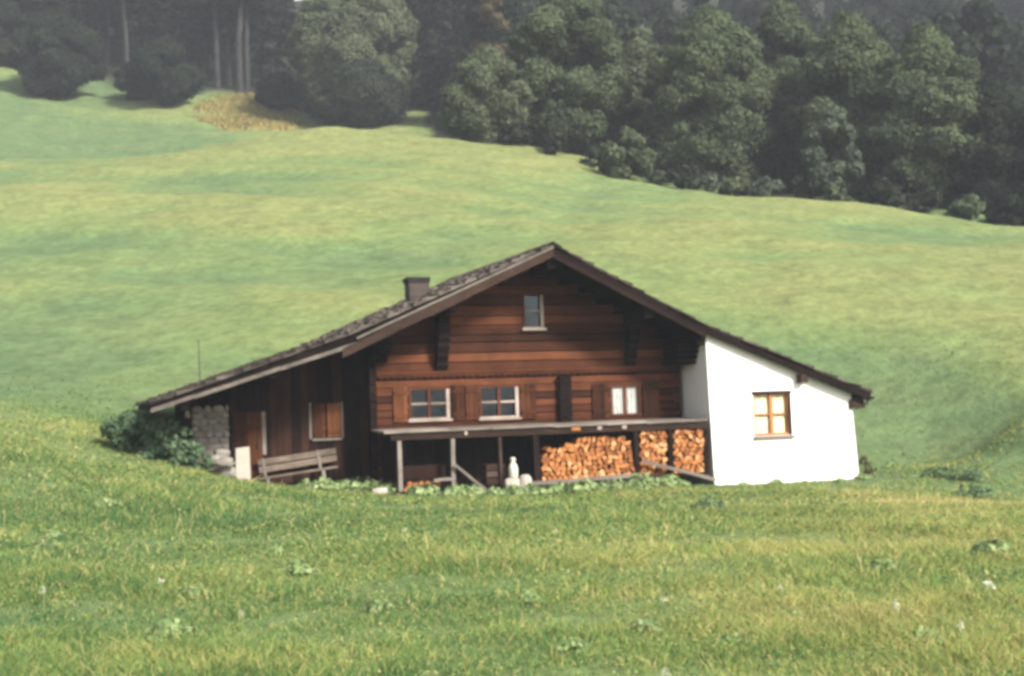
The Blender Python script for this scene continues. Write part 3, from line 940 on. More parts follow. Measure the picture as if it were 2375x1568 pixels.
# firewood: every split log is an object of its own
LOGS = []
def log_mesh(kind):
    me_b = MB()
    L = 0.34
    if kind == 0: n, a0, a1, r = 5, 0, math.pi, 0.085
    elif kind == 1: n, a0, a1, r = 4, 0.2, 2.0, 0.105
    elif kind == 2: n, a0, a1, r = 8, 0, 2 * math.pi * 7 / 8, 0.062
    elif kind == 3: n, a0, a1, r = 4, 0.0, 1.6, 0.115
    else: n, a0, a1, r = 6, 0.1, 2.6, 0.085
    pts = [(r * math.cos(a0 + (a1 - a0) * i / (n - 1)) * RND.uniform(.88, 1.08), r * math.sin(a0 + (a1 - a0) * i / (n - 1)) * RND.uniform(.88, 1.08)) for i in range(n)]
    if kind != 2: pts.append((RND.uniform(-.008, .008), -0.004))
    cx = sum(p[0] for p in pts) / len(pts); cz = sum(p[1] for p in pts) / len(pts)
    pts = [(p[0] - cx, p[1] - cz) for p in pts]
    me_b.prism(pts, 'y', 0, L)
    me = bpy.data.meshes.new('split_log')
    me.from_pydata(me_b.v, [], me_b.f)
    me.materials.append(M['cut']); me.materials.append(M['logbark'])
    for i, p in enumerate(me.polygons):
        p.material_index = 0 if i < 2 or (kind != 2 and i >= len(me.polygons) - 2) else 1
    a = me.attributes.new('tone', 'FLOAT', 'FACE')
    a.data.foreach_set('value', np.random.RandomState(kind).rand(len(me.polygons)).astype(np.float32))
    me.update()
    return me
LOG_ME = [log_mesh(k % 5) for k in range(10)]
def stack(u0, u1, z0, top, label, group, dv=0.0):
    row, z = 0, z0 + 0.05
    while True:
        u = u0 + 0.06 + (0.055 if row % 2 else 0)
        any_ = False
        while u < u1 - 0.03:
            if z < top(u) - 0.04:
                any_ = True
                o = bpy.data.objects.new('split_log', RND.choice(LOG_ME))
                COL.objects.link(o)
                o.location = W(u + RND.uniform(-.012, .012), -1.40 + dv + RND.uniform(-.035, .03), z + RND.uniform(-.012, .012))
                o.rotation_euler = (RND.uniform(-.05, .05), RND.uniform(-math.pi, math.pi), YAW + RND.uniform(-.06, .06))
                tag(o, label, 'firewood', group)
            u += RND.uniform(0.108, 0.135)
        if not any_ or z > 1.4: break
        z += 0.098
        row += 1
stack(1.1, 3.27, 0.28, lambda u: float(np.interp(u, [1.1, 1.4, 1.9, 2.2, 2.95, 3.1, 3.27], [0.93, 1.0, 1.13, 1.24, 1.24, 1.1, 0.95])),
      'split orange log in the wide firewood stack under the grey plank roof', 'logs of the wide firewood stack')
stack(3.39, 4.08, 0.3, lambda u: 1.3, 'split log in the narrow firewood stack between two dark posts', 'logs of the narrow firewood stack')
stack(4.19, 4.98, 0.28, lambda u: 1.31, 'split log in the neat firewood stack against the white annex wall', 'logs of the stack by the white wall')
stack(-1.92, -1.15, 0.18, lambda u: 0.44 - 0.1 * abs(u + 1.5), 'cut log lying in the low heap at the foot of the first pale post', 'logs on the ground under the shelter', 0.05)

# the pale jug on pale stones, the crate and blocks in front of the shelter
jx = W(0.40, -1.62)
m_ = MB()
m_.lathe([(0.085, 0), (0.10, 0.04), (0.105, 0.2), (0.09, 0.27), (0.05, 0.33), (0.045, 0.38), (0.065, 0.41), (0.055, 0.43), (0.02, 0.45)], n=14)
o = m_.build('milk_can', M['whitepaint'], None, True); o.location = (jx[0], jx[1], 0.37)
tag(o, 'whitish milk can standing on pale stones before the dark shelter', 'milk can')
def rock(name, loc, s, mat, label, cat, group=None, seed=0, rz=0.0):
    rr = random.Random(seed)
    m_ = MB()
    V, Fs = [], []
    R_, S_ = 7, 10
    for i in range(R_ + 1):
        th = math.pi * i / R_
        for k in range(S_):
            ph = 2 * math.pi * k / S_
            d = Vector((math.sin(th) * math.cos(ph), math.sin(th) * math.sin(ph), math.cos(th)))
            q = (abs(d.x) ** 4 + abs(d.y) ** 4 + abs(d.z) ** 4) ** -0.25
            r = q * rr.uniform(.9, 1.04)
            V.append((d.x * r * s[0], d.y * r * s[1], d.z * r * s[2]))
    for i in range(R_):
        for k in range(S_):
            Fs.append([i * S_ + k, (i + 1) * S_ + k, (i + 1) * S_ + (k + 1) % S_, i * S_ + (k + 1) % S_])
    m_.add(V, Fs, .5)
    o = m_.build(name, M[mat], None)
    o.location = loc; o.rotation_euler = (0, 0, YAW + rz)
    return tag(o, label, cat, group)
rock('pale_stone', W(0.37, -1.6, 0.25), (.17, .14, .14), 'palestone', 'pale stone block carrying the whitish milk can', 'stone', None, 3)
rock('pale_stone', W(0.66, -1.62, 0.28), (.13, .12, .16), 'palestone', 'pale stone block standing just right of the milk can', 'stone', None, 5)
rock('pale_stone', W(-2.45, -1.3, 0.22), (.17, .12, .08), 'palestone', 'flat pale stone in the grass beside the first pale post', 'stone', None, 8)
rock('pale_stone', W(-1.7, -1.75, 0.22), (.14, .12, .08), 'palestone', 'small pale stone lying before the low log heap', 'stone', None, 9)
cr = empty('wooden_crate', W(0.08, -1.2, 0.24), YAW + .1, 'brown slatted crate in the dark bay of the shelter left of the milk can', 'crate')
m_ = MB()
for k in range(3): m_.box(-.22, .22, -.16, -.145, .02 + k * .15, .14 + k * .15, None, .003); m_.box(-.22, .22, .145, .16, .02 + k * .15, .14 + k * .15, None, .003)
m_.build('slats', M['barge'], cr)
m_ = MB()
for x in (-.215, .215):
    for k in range(3): m_.box(x - .006, x + .006, -.144, .144, .02 + k * .15, .14 + k * .15, None)
m_.build('side_panel', M['barge'], cr)

# bench by the lean-to, standing askew on the sloping ground
BN = empty('garden_bench', W(-3.95, 0.55, 0.28), YAW, 'weathered grey-brown wooden bench tilted on sloping ground at the lean-to wall', 'bench')
BN.rotation_euler = (0, -math.radians(6.3), YAW)
m_ = MB()
m_.box(-1.05, 0.95, -.24, -.08, .33, .365, .7, .004); m_.box(-1.05, 0.95, -.07, .09, .33, .365, .55, .004)
m_.build('seat', M['benchwood'], BN)
m_ = MB()
m_.bar((-.72, .2, .52), (1.02, .2, .53), .03, .13, .75); m_.bar((-.72, .22, .68), (1.02, .22, .69), .03, .13, .6)
m_.build('backrest', M['benchwood'], BN)
for x in (-.6, .62):
    m_ = MB(); m_.bar((x, -.18, -.06), (x, -.18, .33), .07, .07, .6, (0, 1, 0)); m_.build('leg', M['greypost'], BN)
    m_ = MB(); m_.bar((x, .1, -.06), (x, .24, .76), .06, .06, .4, (0, 1, 0)); m_.build('leg', M['greypost'], BN)
# pale pier, plank step and stone heap at the lean-to corner
pr = MB(); pr.prism([(-.16, -.1), (.16, -.1), (.14, .98), (-.15, .95)], 'y', -.13, .13, .6)
o = pr.build('gate_pier', M['palestone'], None); o.location = W(-5.12, 0.3, 0.27); o.rotation_euler = (0, 0, YAW)
tag(o, 'short whitish stone pier beside the lean-to door', 'pier')
for i, (u, v, z, s) in enumerate(((-5.5, .3, .92, (.2, .16, .13)), (-5.75, .35, .98, (.17, .15, .12)), (-5.45, .25, .72, (.2, .15, .12)), (-5.85, .2, .86, (.22, .16, .1)), (-5.55, .5, 1.12, (.17, .14, .1)))):
    rock('field_stone', W(u, v, z), s, 'stone', 'grey brown field stone in the heap left of the whitish pier', 'stone', 'stones heaped by the lean-to', 20 + i, RND.uniform(-.4, .4))
plank_thing('step_plank', (-6.25, -.05, 0.98), (-5.3, -.05, 0.92), .16, .05, 'greypost', 'grey plank lying on the stones left of the whitish pier', 'plank')

# ------------------------------------------------------------------ vegetation builders
def rs(seed): return np.random.RandomState(seed)
def unit(v): return v / (np.linalg.norm(v, axis=1, keepdims=True) + 1e-9)
def leaf_quads(r, P, Nrm, size, aspect=1.0):
    """one leaf-clump quad at each point, facing roughly along Nrm"""
    n = len(P)
    t = unit(np.cross(Nrm, r.normal(size=(n, 3))))
    b = np.cross(Nrm, t)
    s = (size * r.uniform(0.6, 1.4, n))[:, None]
    a = s * aspect
    bend = Nrm * s * r.uniform(-.35, .35, n)[:, None]
    return np.stack([P - t * s * .5 - b * a * .15, P + t * s * .1 - b * a * .5 + bend, P + t * s * .5 + b * a * .15, P - t * s * .1 + b * a * .5 + bend], 1)

def crown_mesh(name, seed, lobes, per_area, size, mat, tone_mu=.5, flat=0.8):
    """lobes: list of (x,y,z,r): leaf clumps sit in the outer shell of every lobe"""
    r = rs(seed)
    Ps, Ns, Ts = [], [], []
    for (x, y, z, rad) in lobes:
        n = int(per_area * rad * rad)
        d = unit(r.normal(size=(n, 3)))
        rr = rad * (1 - 0.45 * r.rand(n) ** 1.6) * (1 + 0.16 * np.sin(d[:, 0] * 5 + seed) * np.sin(d[:, 2] * 6 + x) + .1 * np.sin(d[:, 1] * 9 + z))
        p = d * rr[:, None]
        p[:, 2] *= flat
        Ps.append(p + np.array([x, y, z]))
        Ns.append(unit(d + r.normal(size=(n, 3)) * .55))
        Ts.append(np.clip(r.normal(tone_mu + r.normal() * .13, .2, n), 0, 1))
    P, N, T = np.concatenate(Ps), np.concatenate(Ns), np.concatenate(Ts)
    return quads_mesh(name, leaf_quads(r, P, N, size), 4, T, mat)

def crown_lobes(seed, h, rx, base, n, top=0.75, lean=0.0):
    """lobes through an egg-shaped crown of height h*(1-base) and radius rx"""
    r = rs(seed)
    out = []
    ch = h * (1 - base)
    for i in range(n):
        t = r.rand() ** 0.8
        prof = math.sin(math.pi * min(1, (t * 0.86 + 0.12))) ** 0.6 if t < top else math.sin(math.pi * min(.985, (t * 0.86 + 0.12))) ** 0.75
        a = r.rand() * 2 * math.pi
        rad = rx * r.uniform(.24, .44) * (1.05 - .35 * t)
        rr = max(0, rx * prof - rad * .8) * (1 - .75 * r.rand() ** 2.2)
        out.append((rr * math.cos(a) + lean * t, rr * math.sin(a), h * base + rad * .5 + t * (ch - rad * 1.35), rad))
    return out

def trunk_mesh(name, seed, h, r0, branches, mat, bare=0.0):
    r = random.Random(seed)
    m_ = MB()
    pts = [(r.uniform(-.04, .04) * h * t, r.uniform(-.04, .04) * h * t, h * t - (0.4 if t == 0 else 0)) for t in (0, .2, .45, .7, .92)]
    m_.tube(pts, [r0 * 1.25, r0, r0 * .75, r0 * .45, r0 * .15], 8, .5)
    for i in range(branches):
        t = r.uniform(max(.2, bare), .75)
        a = r.uniform(0, 6.28)
        L = h * r.uniform(.18, .32)
        b = Vector((0, 0, h * t))
        e = b + Vector((math.cos(a) * L, math.sin(a) * L, L * r.uniform(.4, .9)))
        m_.tube([b, b.lerp(e, .5) + Vector((0, 0, L * .08)), e], [r0 * .4, r0 * .25, r0 * .08], 6, .5)
    me_o = m_.build(name, mat)
    me = me_o.data
    bpy.data.objects.remove(me_o)
    return me

def tree_at(name, x, y, crown_me, trunk_me, label, cat='tree', group=None, s=1.0, rz=0.0, sink=0.15):
    o = empty(name, (x, y, gz(x, y) - sink), rz, label, cat, group)
    o.scale = (s, s, s)
    if trunk_me: link_mesh('trunk', trunk_me, None, o)
    link_mesh('crown', crown_me, None, o)
    return o

def broadleaf(name, dx, Y, h, rx, base, nl, mat, label, seed, cat='tree', per=330, size=.42, tone=.5, bark='bark', top=.75, lean=0.0, dens=1.0):
    x, y, _ = at(dx, 400, Y)
    lob = crown_lobes(seed, h, rx, base, nl, top, lean)
    cm = crown_mesh('crown', seed, lob, per * dens, size, M[mat], tone)
    tm = trunk_mesh('trunk', seed, h * .7, h * .02, 6, M[bark]) if cat == 'tree' else trunk_mesh('trunk', seed, h * .7, h * .02, 5, M[bark])
    return tree_at(name, x, y, cm, tm, label, cat, None, 1.0, 0.0)

# the broad-leaved trees along the meadow's edge, right of centre
BT = [
 # name, px, Y, height, radius, base, lobes, material, label, category
 ('willow_bush', 1140, 92, 6.6, 3.2, 0.0, 60, 'leaf_pale', 'pale green willow bush where the wood begins beside the knoll', 'bush'),
 ('round_tree', 1085, 104, 8.0, 2.0, 0.1, 30, 'leaf_pale', 'small pale tree peeping out behind the pale willow bush, rounded narrow top', 'tree'),
 ('rusty_tree', 1150, 122, 14.5, 2.3, 0.15, 38, 'leaf_rust', 'slender rusty orange tinged tree behind the pale willow bush', 'tree'),
 ('broad_tree', 1330, 94, 12.6, 4.3, 0.02, 90, 'leaf_green', 'tall green tree behind and right of the pale willow bush, with pointed light top', 'tree'),
 ('broad_tree', 1240, 99, 9.5, 2.6, 0.02, 45, 'leaf_dark', 'darker lower tree squeezed between the willow bush and the tall pointed green tree', 'tree'),
 ('broad_tree', 1500, 98, 10.6, 2.9, 0.02, 52, 'leaf_pale', 'narrow pale green tree right of the tall pointed tree, above the small dark bush', 'tree'),
 ('broad_tree', 1660, 90, 12.4, 4.8, 0.0, 105, 'leaf_green', 'largest wide green tree of the wood, spreading over the middle of the meadow edge', 'tree'),
 ('broad_tree', 1830, 94, 13.6, 3.8, 0.02, 75, 'leaf_green', 'high domed tree just right of the largest wide tree', 'tree'),
 ('broad_tree', 1985, 87, 12.3, 4.2, 0.0, 90, 'leaf_green', 'olive green round-headed tree behind the small silvery sapling', 'tree'),
 ('broad_tree', 2160, 84, 11.2, 4.0, 0.0, 90, 'leaf_green', 'olive tree sloping down to the right, last but one before the dark slope', 'tree'),
 ('broad_tree', 2300, 82, 8.4, 3.0, 0.0, 60, 'leaf_dark', 'low dark tree at the right end of the wood', 'tree'),
 ('broad_tree', 2430, 80, 7.6, 3.4, 0.0, 60, 'leaf_dark', 'dark bushy tree cut off by the right edge of the view', 'tree'),
 ('small_bush', 1455, 84, 3.4, 1.7, 0.0, 26, 'leaf_green', 'small round green bush standing out before the wood on the meadow edge', 'bush'),
 ('silver_sapling', 1935, 80, 5.6, 1.9, 0.1, 30, 'leaf_silver', 'small silvery green sapling in front of the dark lower wood', 'tree'),
]
for i, (nm, dx, Y, h, rx, base, nl, mat, lab, cat) in enumerate(BT):
    broadleaf(nm, dx, Y, h, rx, base, nl, mat, lab, 100 + i, cat, per=1350, size=.185)
# the bright tree left of centre with its dark round bush
broadleaf('bright_tree', 832, 133, 16.5, 6.2, 0.02, 120, 'leaf_pale', 'bright grey-green rounded tree standing alone before the dark conifers', 131, 'tree', per=1150, size=.23, top=.6)
broadleaf('round_bush', 830, 128, 6.6, 4.9, 0.0, 70, 'leaf_dark', 'dark round bush at the foot of the bright rounded tree', 132, 'bush', per=1000, size=.22, tone=.8)
for i, (dx, Y, h, rx, lab) in enumerate(((140, 140, 9.5, 4.6, 'dark brownish bush at the upper meadow end below the big conifers'), (385, 136, 7.0, 3.9, 'black-green round bush beside the dry orange grass'), (330, 141, 5.0, 2.6, 'small dark bush squeezed left behind the black-green round bush'), (20, 149, 7.5, 4.0, 'dark bush at the upper end of the meadow cut off by the picture edge'), (660, 141, 4.0, 3.0, 'low dark bush above the dry orange grass'), (1010, 131, 9, 1.9, 'narrow dark tree between the bright rounded tree and the wood'))):
    broadleaf('dark_bush' if i != 5 else 'dark_tree', dx, Y, h, rx, 0.0, 46, 'leaf_dark', lab, 140 + i, 'bush' if i != 5 else 'tree', per=1000, size=.23, tone=.4)
# low scrub along the wood's foot
for i, (dx, Y, h, rx, mat) in enumerate(((1590, 82.5, 1.7, 1.3, 'leaf_dark'), (1640, 82, 1.3, 1.0, 'leaf_silver'), (1700, 81, 1.5, 1.2, 'leaf_pale'), (1770, 80.5, 1.3, 1.3, 'leaf_silver'), (1850, 80, 1.6, 1.4, 'leaf_dark'), (1940, 79, 1.3, 1.2, 'leaf_green'), (2040, 78.5, 1.8, 1.5, 'leaf_dark'), (2140, 77.5, 1.5, 1.3, 'leaf_dark'), (2240, 76.5, 1.6, 1.4, 'leaf_green'), (2340, 75.5, 1.8, 1.6, 'leaf_dark'), (1530, 84.5, 1.2, 1.0, 'leaf_green'), (1380, 87, 1.6, 1.3, 'leaf_dark'), (1290, 89.5, 1.8, 1.5, 'leaf_dark'), (1200, 91, 1.6, 1.4, 'leaf_dark'))):
    o = broadleaf('scrub_bush', dx, Y, h, rx, 0.0, 10, mat, 'low scrub bush at the foot of the wood along the meadow edge', 170 + i, 'bush', per=420, size=.26)
    o['group'] = 'scrub along the foot of the wood'

# conifers: trunk with whorls of drooping boughs
def conifer_crown(seed, h, rmax, bare, mat):
    r = rs(seed)
    Ps, Ns, Ts = [], [], []
    z = h * bare
    while z < h * .99:
        t = (z - h * bare) / (h * (1 - bare))
        L = rmax * (1 - t) ** .8 * r.uniform(.8, 1.1) + .15
        nb = r.randint(5, 9)
        for k in range(nb):
            a = r.rand() * 6.283
            ll = L * r.uniform(.65, 1.1)
            n = max(4, int(ll * 13))
            s = r.rand(n) ** .8
            side = r.normal(size=n) * .22 * (1.1 - s) * ll * .6
            p = np.stack([np.cos(a) * s * ll - np.sin(a) * side, np.sin(a) * s * ll + np.cos(a) * side, z - .34 * ll * s ** 1.4 - np.abs(r.normal(size=n)) * .22 + .1], 1)
            Ps.append(p)
            nn = np.tile(np.array([[np.cos(a) * .5, np.sin(a) * .5, .75]]), (n, 1)) + r.normal(size=(n, 3)) * .45
            Ns.append(unit(nn)); Ts.append(np.clip(r.normal(.5, .25, n), 0, 1))
        z += r.uniform(.38, .62) * (1.15 - .5 * t)
    P, N, T = np.concatenate(Ps), np.concatenate(Ns), np.concatenate(Ts)
    return quads_mesh('crown', leaf_quads(r, P, N, .62, .55), 4, T, mat)
CON = []
for i, (h, rm, bare) in enumerate(((24, 3.3, .30), (27, 3.6, .38), (21, 3.0, .18), (18, 2.9, .04), (25, 3.2, .22))):
    CON.append((conifer_crown(300 + i, h, rm, bare, M['needle']), trunk_mesh('trunk', 320 + i, h, .24 if i != 1 else .27, 0, M['palebark' if i in (1, 0) else 'bark'])))
# trees wholly hidden behind others are not planted
HIDDEN_CONIFERS = set([0, 1, 17, 18, 30, 31, 35, 36, 37, 47, 48, 49, 50, 51, 53, 54, 55, 56, 58, 59, 62, 63, 64, 68, 69, 70, 71, 72, 73, 74, 75, 76, 78, 79, 81, 82, 83, 84, 85, 86, 87, 88, 89, 90, 91, 92, 93, 94, 103, 104, 105, 108, 111, 112, 113, 116, 117, 122, 124, 130, 131, 137, 141, 142, 143, 144, 145, 146, 147, 152, 153, 154, 156, 157, 161, 162, 163, 165, 166, 167, 168, 170, 171, 172, 173])
HIDDEN_HILLSIDE = set([5, 8, 10, 12, 17, 18, 21, 23, 25, 26, 28, 29, 32, 33, 38, 44, 51, 52, 53, 54, 55, 59, 60])
COUNT = [0, 0]
def conifer(x, y, k, s, label, group):
    COUNT[0] += 1
    rz_, wx_ = RND.uniform(0, 6.28), RND.uniform(.9, 1.1)
    if COUNT[0] - 1 in HIDDEN_CONIFERS: return
    o = empty('conifer', (x, y, gz(x, y) - .3), rz_, label, 'tree', group)
    sx = s * wx_
    o.scale = (sx, sx, s)
    link_mesh('trunk', CON[k][1], None, o)
    link_mesh('crown', CON[k][0], None, o)
GAP = 716.0
def keep(dx, w): return abs(dx - GAP) > w
# front row of the dark wood, upper left
for dx, Y, k, s in ((-130, 158, 1, 1.0), (-40, 160, 0, 1.05), (45, 157, 0, 1.0), (100, 154, 2, 1.0), (185, 152, 2, 1.05), (250, 156, 0, .95), (295, 150, 1, 1.0), (345, 153, 4, 1.0), (420, 151, 4, 1.0), (470, 156, 2, 1.0), (505, 149, 1, .95), (532, 152, 0, 1.0), (556, 147, 1, 1.05), (574, 148, 1, .95), (603, 151, 0, 1.0), (630, 150, 2, .95), (645, 157, 2, 1.0)):
    conifer(*at(dx, 200, Y)[:2], k, s, 'tall dark conifer with bare trunk at the front of the wood above the meadow', 'front conifers above the meadow')
for row, (Y, step) in enumerate(((163, 66), (171, 62), (180, 60), (190, 56))):
    dx = -160 + row * 21
    while dx < 1120:
        q = dx + RND.uniform(-14, 14)
        if keep(q, 14 + 2.7 / Y * 3298):
            conifer(*at(q, 200, Y + RND.uniform(-3, 3))[:2], RND.choice((0, 2, 3, 3, 4)), RND.uniform(.85, 1.1), 'dark conifer deep in the shaded wood above the meadow', 'conifers deep in the wood')
        dx += step
for dx, Y, k, s in ((806, 146, 3, 1.0), (1165, 158, 4, 1.1), (1190, 150, 4, 1.0), (905, 146, 3, 1.0), (955, 150, 4, 1.0), (1000, 143, 3, .95), (1040, 139, 3, .9), (1075, 142, 4, .85), (1110, 140, 4, .9), (870, 152, 4, 1.05)):
    conifer(*at(dx, 200, Y)[:2], k, s, 'narrow dark conifer between the bright rounded tree and the wood on the right', 'conifers behind the bright tree')
# the hazy wooded hillside behind the broad-leaved trees
FAR = []
for i, (h, rx, mat) in enumerate(((12, 4.2, 'leaf_dark'), (13, 3.8, 'leaf_dark'), (10, 3.6, 'leaf_pale'))):
    FAR.append((crown_mesh('crown', 400 + i, crown_lobes(400 + i, h, rx, .05, 55), 190, .55, M[mat], .45), trunk_mesh('trunk', 420 + i, h * .8, .2, 4, M['bark'])))
for row, (Y, step) in enumerate(((112, 105), (122, 100), (134, 96), (147, 92), (160, 86), (174, 82), (190, 78), (208, 74))):
    dx = 1130 + row * 17
    while dx < 2600:
        q = dx + RND.uniform(-24, 24)
        x, y, _ = at(q, 200, Y + RND.uniform(-4, 4))
        if RND.random() < (.3 if row < 4 else .55):
            conifer(x, y, RND.choice((2, 3, 4)), RND.uniform(.5, .75), 'dark conifer on the hazy wooded hillside behind the broad-leaved trees', 'trees on the hazy hillside')
        else:
            k = RND.choice((0, 0, 1, 1, 2))
            COUNT[1] += 1
            s_, rz_ = RND.uniform(.8, 1.1), RND.uniform(0, 6.28)
            if COUNT[1] - 1 not in HIDDEN_HILLSIDE:
                tree_at('hillside_tree', x, y, FAR[k][0], FAR[k][1], 'rounded broad-leaved tree on the hazy hillside above the meadow wood', 'tree', 'trees on the hazy hillside', s_, rz_, .3)
        dx += step

# ------------------------------------------------------------------ dry grass, near grass, weeds and flowers
def blades(r, P, hgt, wid, lean_amt, tone):
    n = len(P)
    a = r.rand(n) * 6.283
    side = np.stack([np.cos(a), np.sin(a), np.zeros(n)], 1) * wid[:, None]
    b = r.rand(n) * 6.283
    ln = np.stack([np.cos(b), np.sin(b), np.zeros(n)], 1) * (hgt * lean_amt * r.uniform(.2, 1.2, n))[:, None]
    up = np.stack([np.zeros(n), np.zeros(n), hgt], 1)
    mid = P + up * .6 + ln * .35
    tip = P + up + ln
    low = np.stack([P - side, P + side, mid + side * .75, mid - side * .75], 1)
    hi = np.stack([mid - side * .75, mid + side * .75, tip + side * .12, tip - side * .12], 1)
    return np.concatenate([low, hi]), np.concatenate([tone, tone])

def pnoise(x, y, seed=0):
    r = rs(900 + seed)
    z = np.zeros_like(x)
    for f, amp in ((.25, 1.0), (.55, .7), (1.3, .55), (2.9, .4), (6.0, .25)):
        for _ in range(3):
            a = r.rand() * 6.283; ph = r.rand() * 6.283
            z += amp * np.sin((x * math.cos(a) + y * math.sin(a)) * f * 2 + ph + 1.5 * np.sin((x * math.sin(a) - y * math.cos(a)) * f * 1.3 + ph * 2))
    return z / 4.5

def make_grass():
    r = rs(11)
    Vs, Ts = [], []
    for (y0, y1, dens, w, h0, h1) in ((7.5, 12, 2000, .0042, .03, .10), (12, 17, 1300, .0055, .03, .11), (17, 24, 850, .0075, .03, .12), (24, 31, 520, .010, .03, .11), (31, 38, 200, .013, .03, .09), (38, 44, 60, .014, .02, .06)):
        x_h = y1 * .40 + 2.0
        n = int((y1 - y0) * 2 * x_h * dens)
        x = r.uniform(-x_h, x_h, n); y = r.uniform(y0, y1, n)
        k = np.abs(x) < y * .385 + 2.0
        u, v = to_uv(x, y)
        k &= ~((u > -6.4) & (u < 9.0) & (v > -1.30 + np.where(u < -2.3, 1.2, 0))) 
        k &= (v < 9) | (y > 38)
        x, y = x[k], y[k]
        clump = pnoise(x * 1.7, y * 1.7, 3)
        k = r.rand(len(x)) < np.clip(.75 + .5 * clump, .3, 1)
        x, y, clump = x[k], y[k], clump[k]
        u, v = to_uv(x, y)
        P = np.stack([x, y, ground(x, y) - .02], 1)
        hmod = np.clip(1 + .8 * clump, .35, 1.7)
        near_house = (v > -2.2) & (u > -6) & (u < 9.2)
        hmod = np.where(near_house, hmod * .8, hmod)
        hh = r.uniform(h0, h1, len(x)) * hmod
        stalk = (r.rand(len(x)) < .018) & (y > 12) & (y < 30)
        hh = np.where(stalk, hh * 1.7, hh)
        big = pnoise(x * .5, y * .5, 5)
        xt = np.clip((x / (y * .36)), -1, 1)
        mid = pnoise(x * 2.2, y * 2.2, 9)
        tone = np.clip(.385 + .10 * xt + .30 * big + .24 * mid + r.normal(0, .24, len(x)), 0, .92)
        dry = np.exp(-((x - 7.3) / 2.6) ** 2 - ((y - 25.5) / 2.2) ** 2) + .8 * np.exp(-((x - 4.6) / 1.3) ** 2 - ((y - 25.0) / 1.2) ** 2)
        tone = np.clip(tone + .35 * dry, 0, .95)
        straw = r.rand(len(x)) < .35 * dry + .10 + .12 * np.clip(big + mid * .6, 0, 1)
        straw = (straw & (y < 35)) | (stalk & (r.rand(len(x)) < .6))
        tone = np.where(straw, r.uniform(.8, 1, len(x)), tone)
        # small broad leaves of clover, plantain and dandelion between the blades
        m = int(len(x) * .45)
        hx, hy = r.uniform(-x_h, x_h, m), r.uniform(y0, y1, m)
        hu, hv = to_uv(hx, hy)
        patch = pnoise(hx * 1.2, hy * 1.2, 14)
        kk = (np.abs(hx) < hy * .385 + 2.0) & (r.rand(m) < np.clip(.5 + .8 * patch, .12, 1)) & ~((hu > -6.4) & (hu < 9.0) & (hv > -1.30 + np.where(hu < -2.3, 1.2, 0)))
        hx, hy = hx[kk], hy[kk]
        m = len(hx)
        HP_ = np.stack([hx, hy, ground(hx, hy) + r.uniform(.2, 1.0, m) * h1 * .75], 1)
        HN = unit(np.array([[0, 0, 1.0]]) + r.normal(size=(m, 3)) * .6)
        Vs.append(leaf_quads(r, HP_, HN, w * 5.5, .6))
        Ts.append(np.where((r.rand(m) < .45) & (hy < 35), np.where(r.rand(m) < .2, r.uniform(.9, 1, m), r.uniform(.5, .8, m)), r.uniform(0, .3, m)))
        V, T = blades(r, P, hh, np.full(len(x), w) * r.uniform(.6, 1.5, len(x)), 1.2, tone)
        Vs.append(V); Ts.append(T)
    me = quads_mesh('grass', np.concatenate(Vs), 4, np.concatenate(Ts), M['grass'])
    o = link_mesh('grass', me, None)
    tag(o, 'long green and straw coloured meadow grass in front of the chalet', 'grass', kind='stuff')
make_grass()

def make_bracken():
    r = rs(12)
    n = 26000
    x0, x1 = at(450, 240, 136)[0], at(745, 240, 136)[0]
    x = r.uniform(x0, x1, n); y = r.uniform(126, 149, n)
    c = (x - x0) / (x1 - x0)
    k = (y > 126 + 16 * np.clip(.45 - c, 0, 1)) & (y < 147 - 5 * np.abs(c - .5))
    x, y = x[k], y[k]
    e = np.minimum.reduce([(x - x0) / 4, (x1 - x) / 4, (y - 126) / 2, (149 - y) / 3]) + .5 * pnoise(x * .5, y * .5, 21)
    k = r.rand(len(x)) < np.clip(e * .7 + .1, 0, 1)
    x, y = x[k], y[k]
    P = np.stack([x, y, ground(x, y) - .05], 1)
    hh = r.uniform(.10, .38, len(x)) * (1 + .4 * pnoise(x * .4, y * .4, 8))
    V, T = blades(r, P, hh, np.full(len(x), .07), .8, np.clip(r.normal(.5, .25, len(x)), 0, 1))
    o = link_mesh('dry_grass', quads_mesh('dry_grass', V, 4, T, M['drygrass']), None)
    tag(o, 'patch of dry orange bracken and grass below the dark conifers', 'dry grass', kind='stuff')
make_bracken()

def groundY(dx, dy):
    d = ray(dx, dy)
    lo = 6.0
    for Y in np.arange(6, 34, .1):
        if EYE + d[2] / d[1] * Y < gz(d[0] / d[1] * Y, Y): return Y
    return 30.0

def weed_mesh(seed, n, size, spread, h, mat):
    r = rs(seed)
    d = r.rand(n) * 6.283
    rad = spread * np.sqrt(r.rand(n))
    zz = h * (1 - (rad / spread) ** 2 * .6) * r.uniform(.3, 1, n)
    P = np.stack([np.cos(d) * rad, np.sin(d) * rad, zz], 1)
    N = unit(np.stack([np.cos(d) * .5, np.sin(d) * .5, np.ones(n)], 1) + r.normal(size=(n, 3)) * .45)
    L = leaf_quads(r, P, N, size, .7)
    st = MB()
    T = np.clip(r.normal(.5, .25, n), 0, 1)
    S_, ST = blades(r, np.stack([np.cos(d) * rad * .4, np.sin(d) * rad * .4, np.full(n, -.03)], 1), np.maximum(zz, .05), np.full(n, .006), .5, T * .6)
    return quads_mesh('leafy_weed', np.concatenate([L, S_]), 4, np.concatenate([T, ST]), M[mat])
WD = [weed_mesh(500 + i, 70 + 15 * i, .10 + .012 * i, .24 + .04 * i, .22 + .03 * i, 'weed') for i in range(4)]
WDD = [weed_mesh(520 + i, 160, .10, .42, .30, 'darkweed') for i in range(3)]
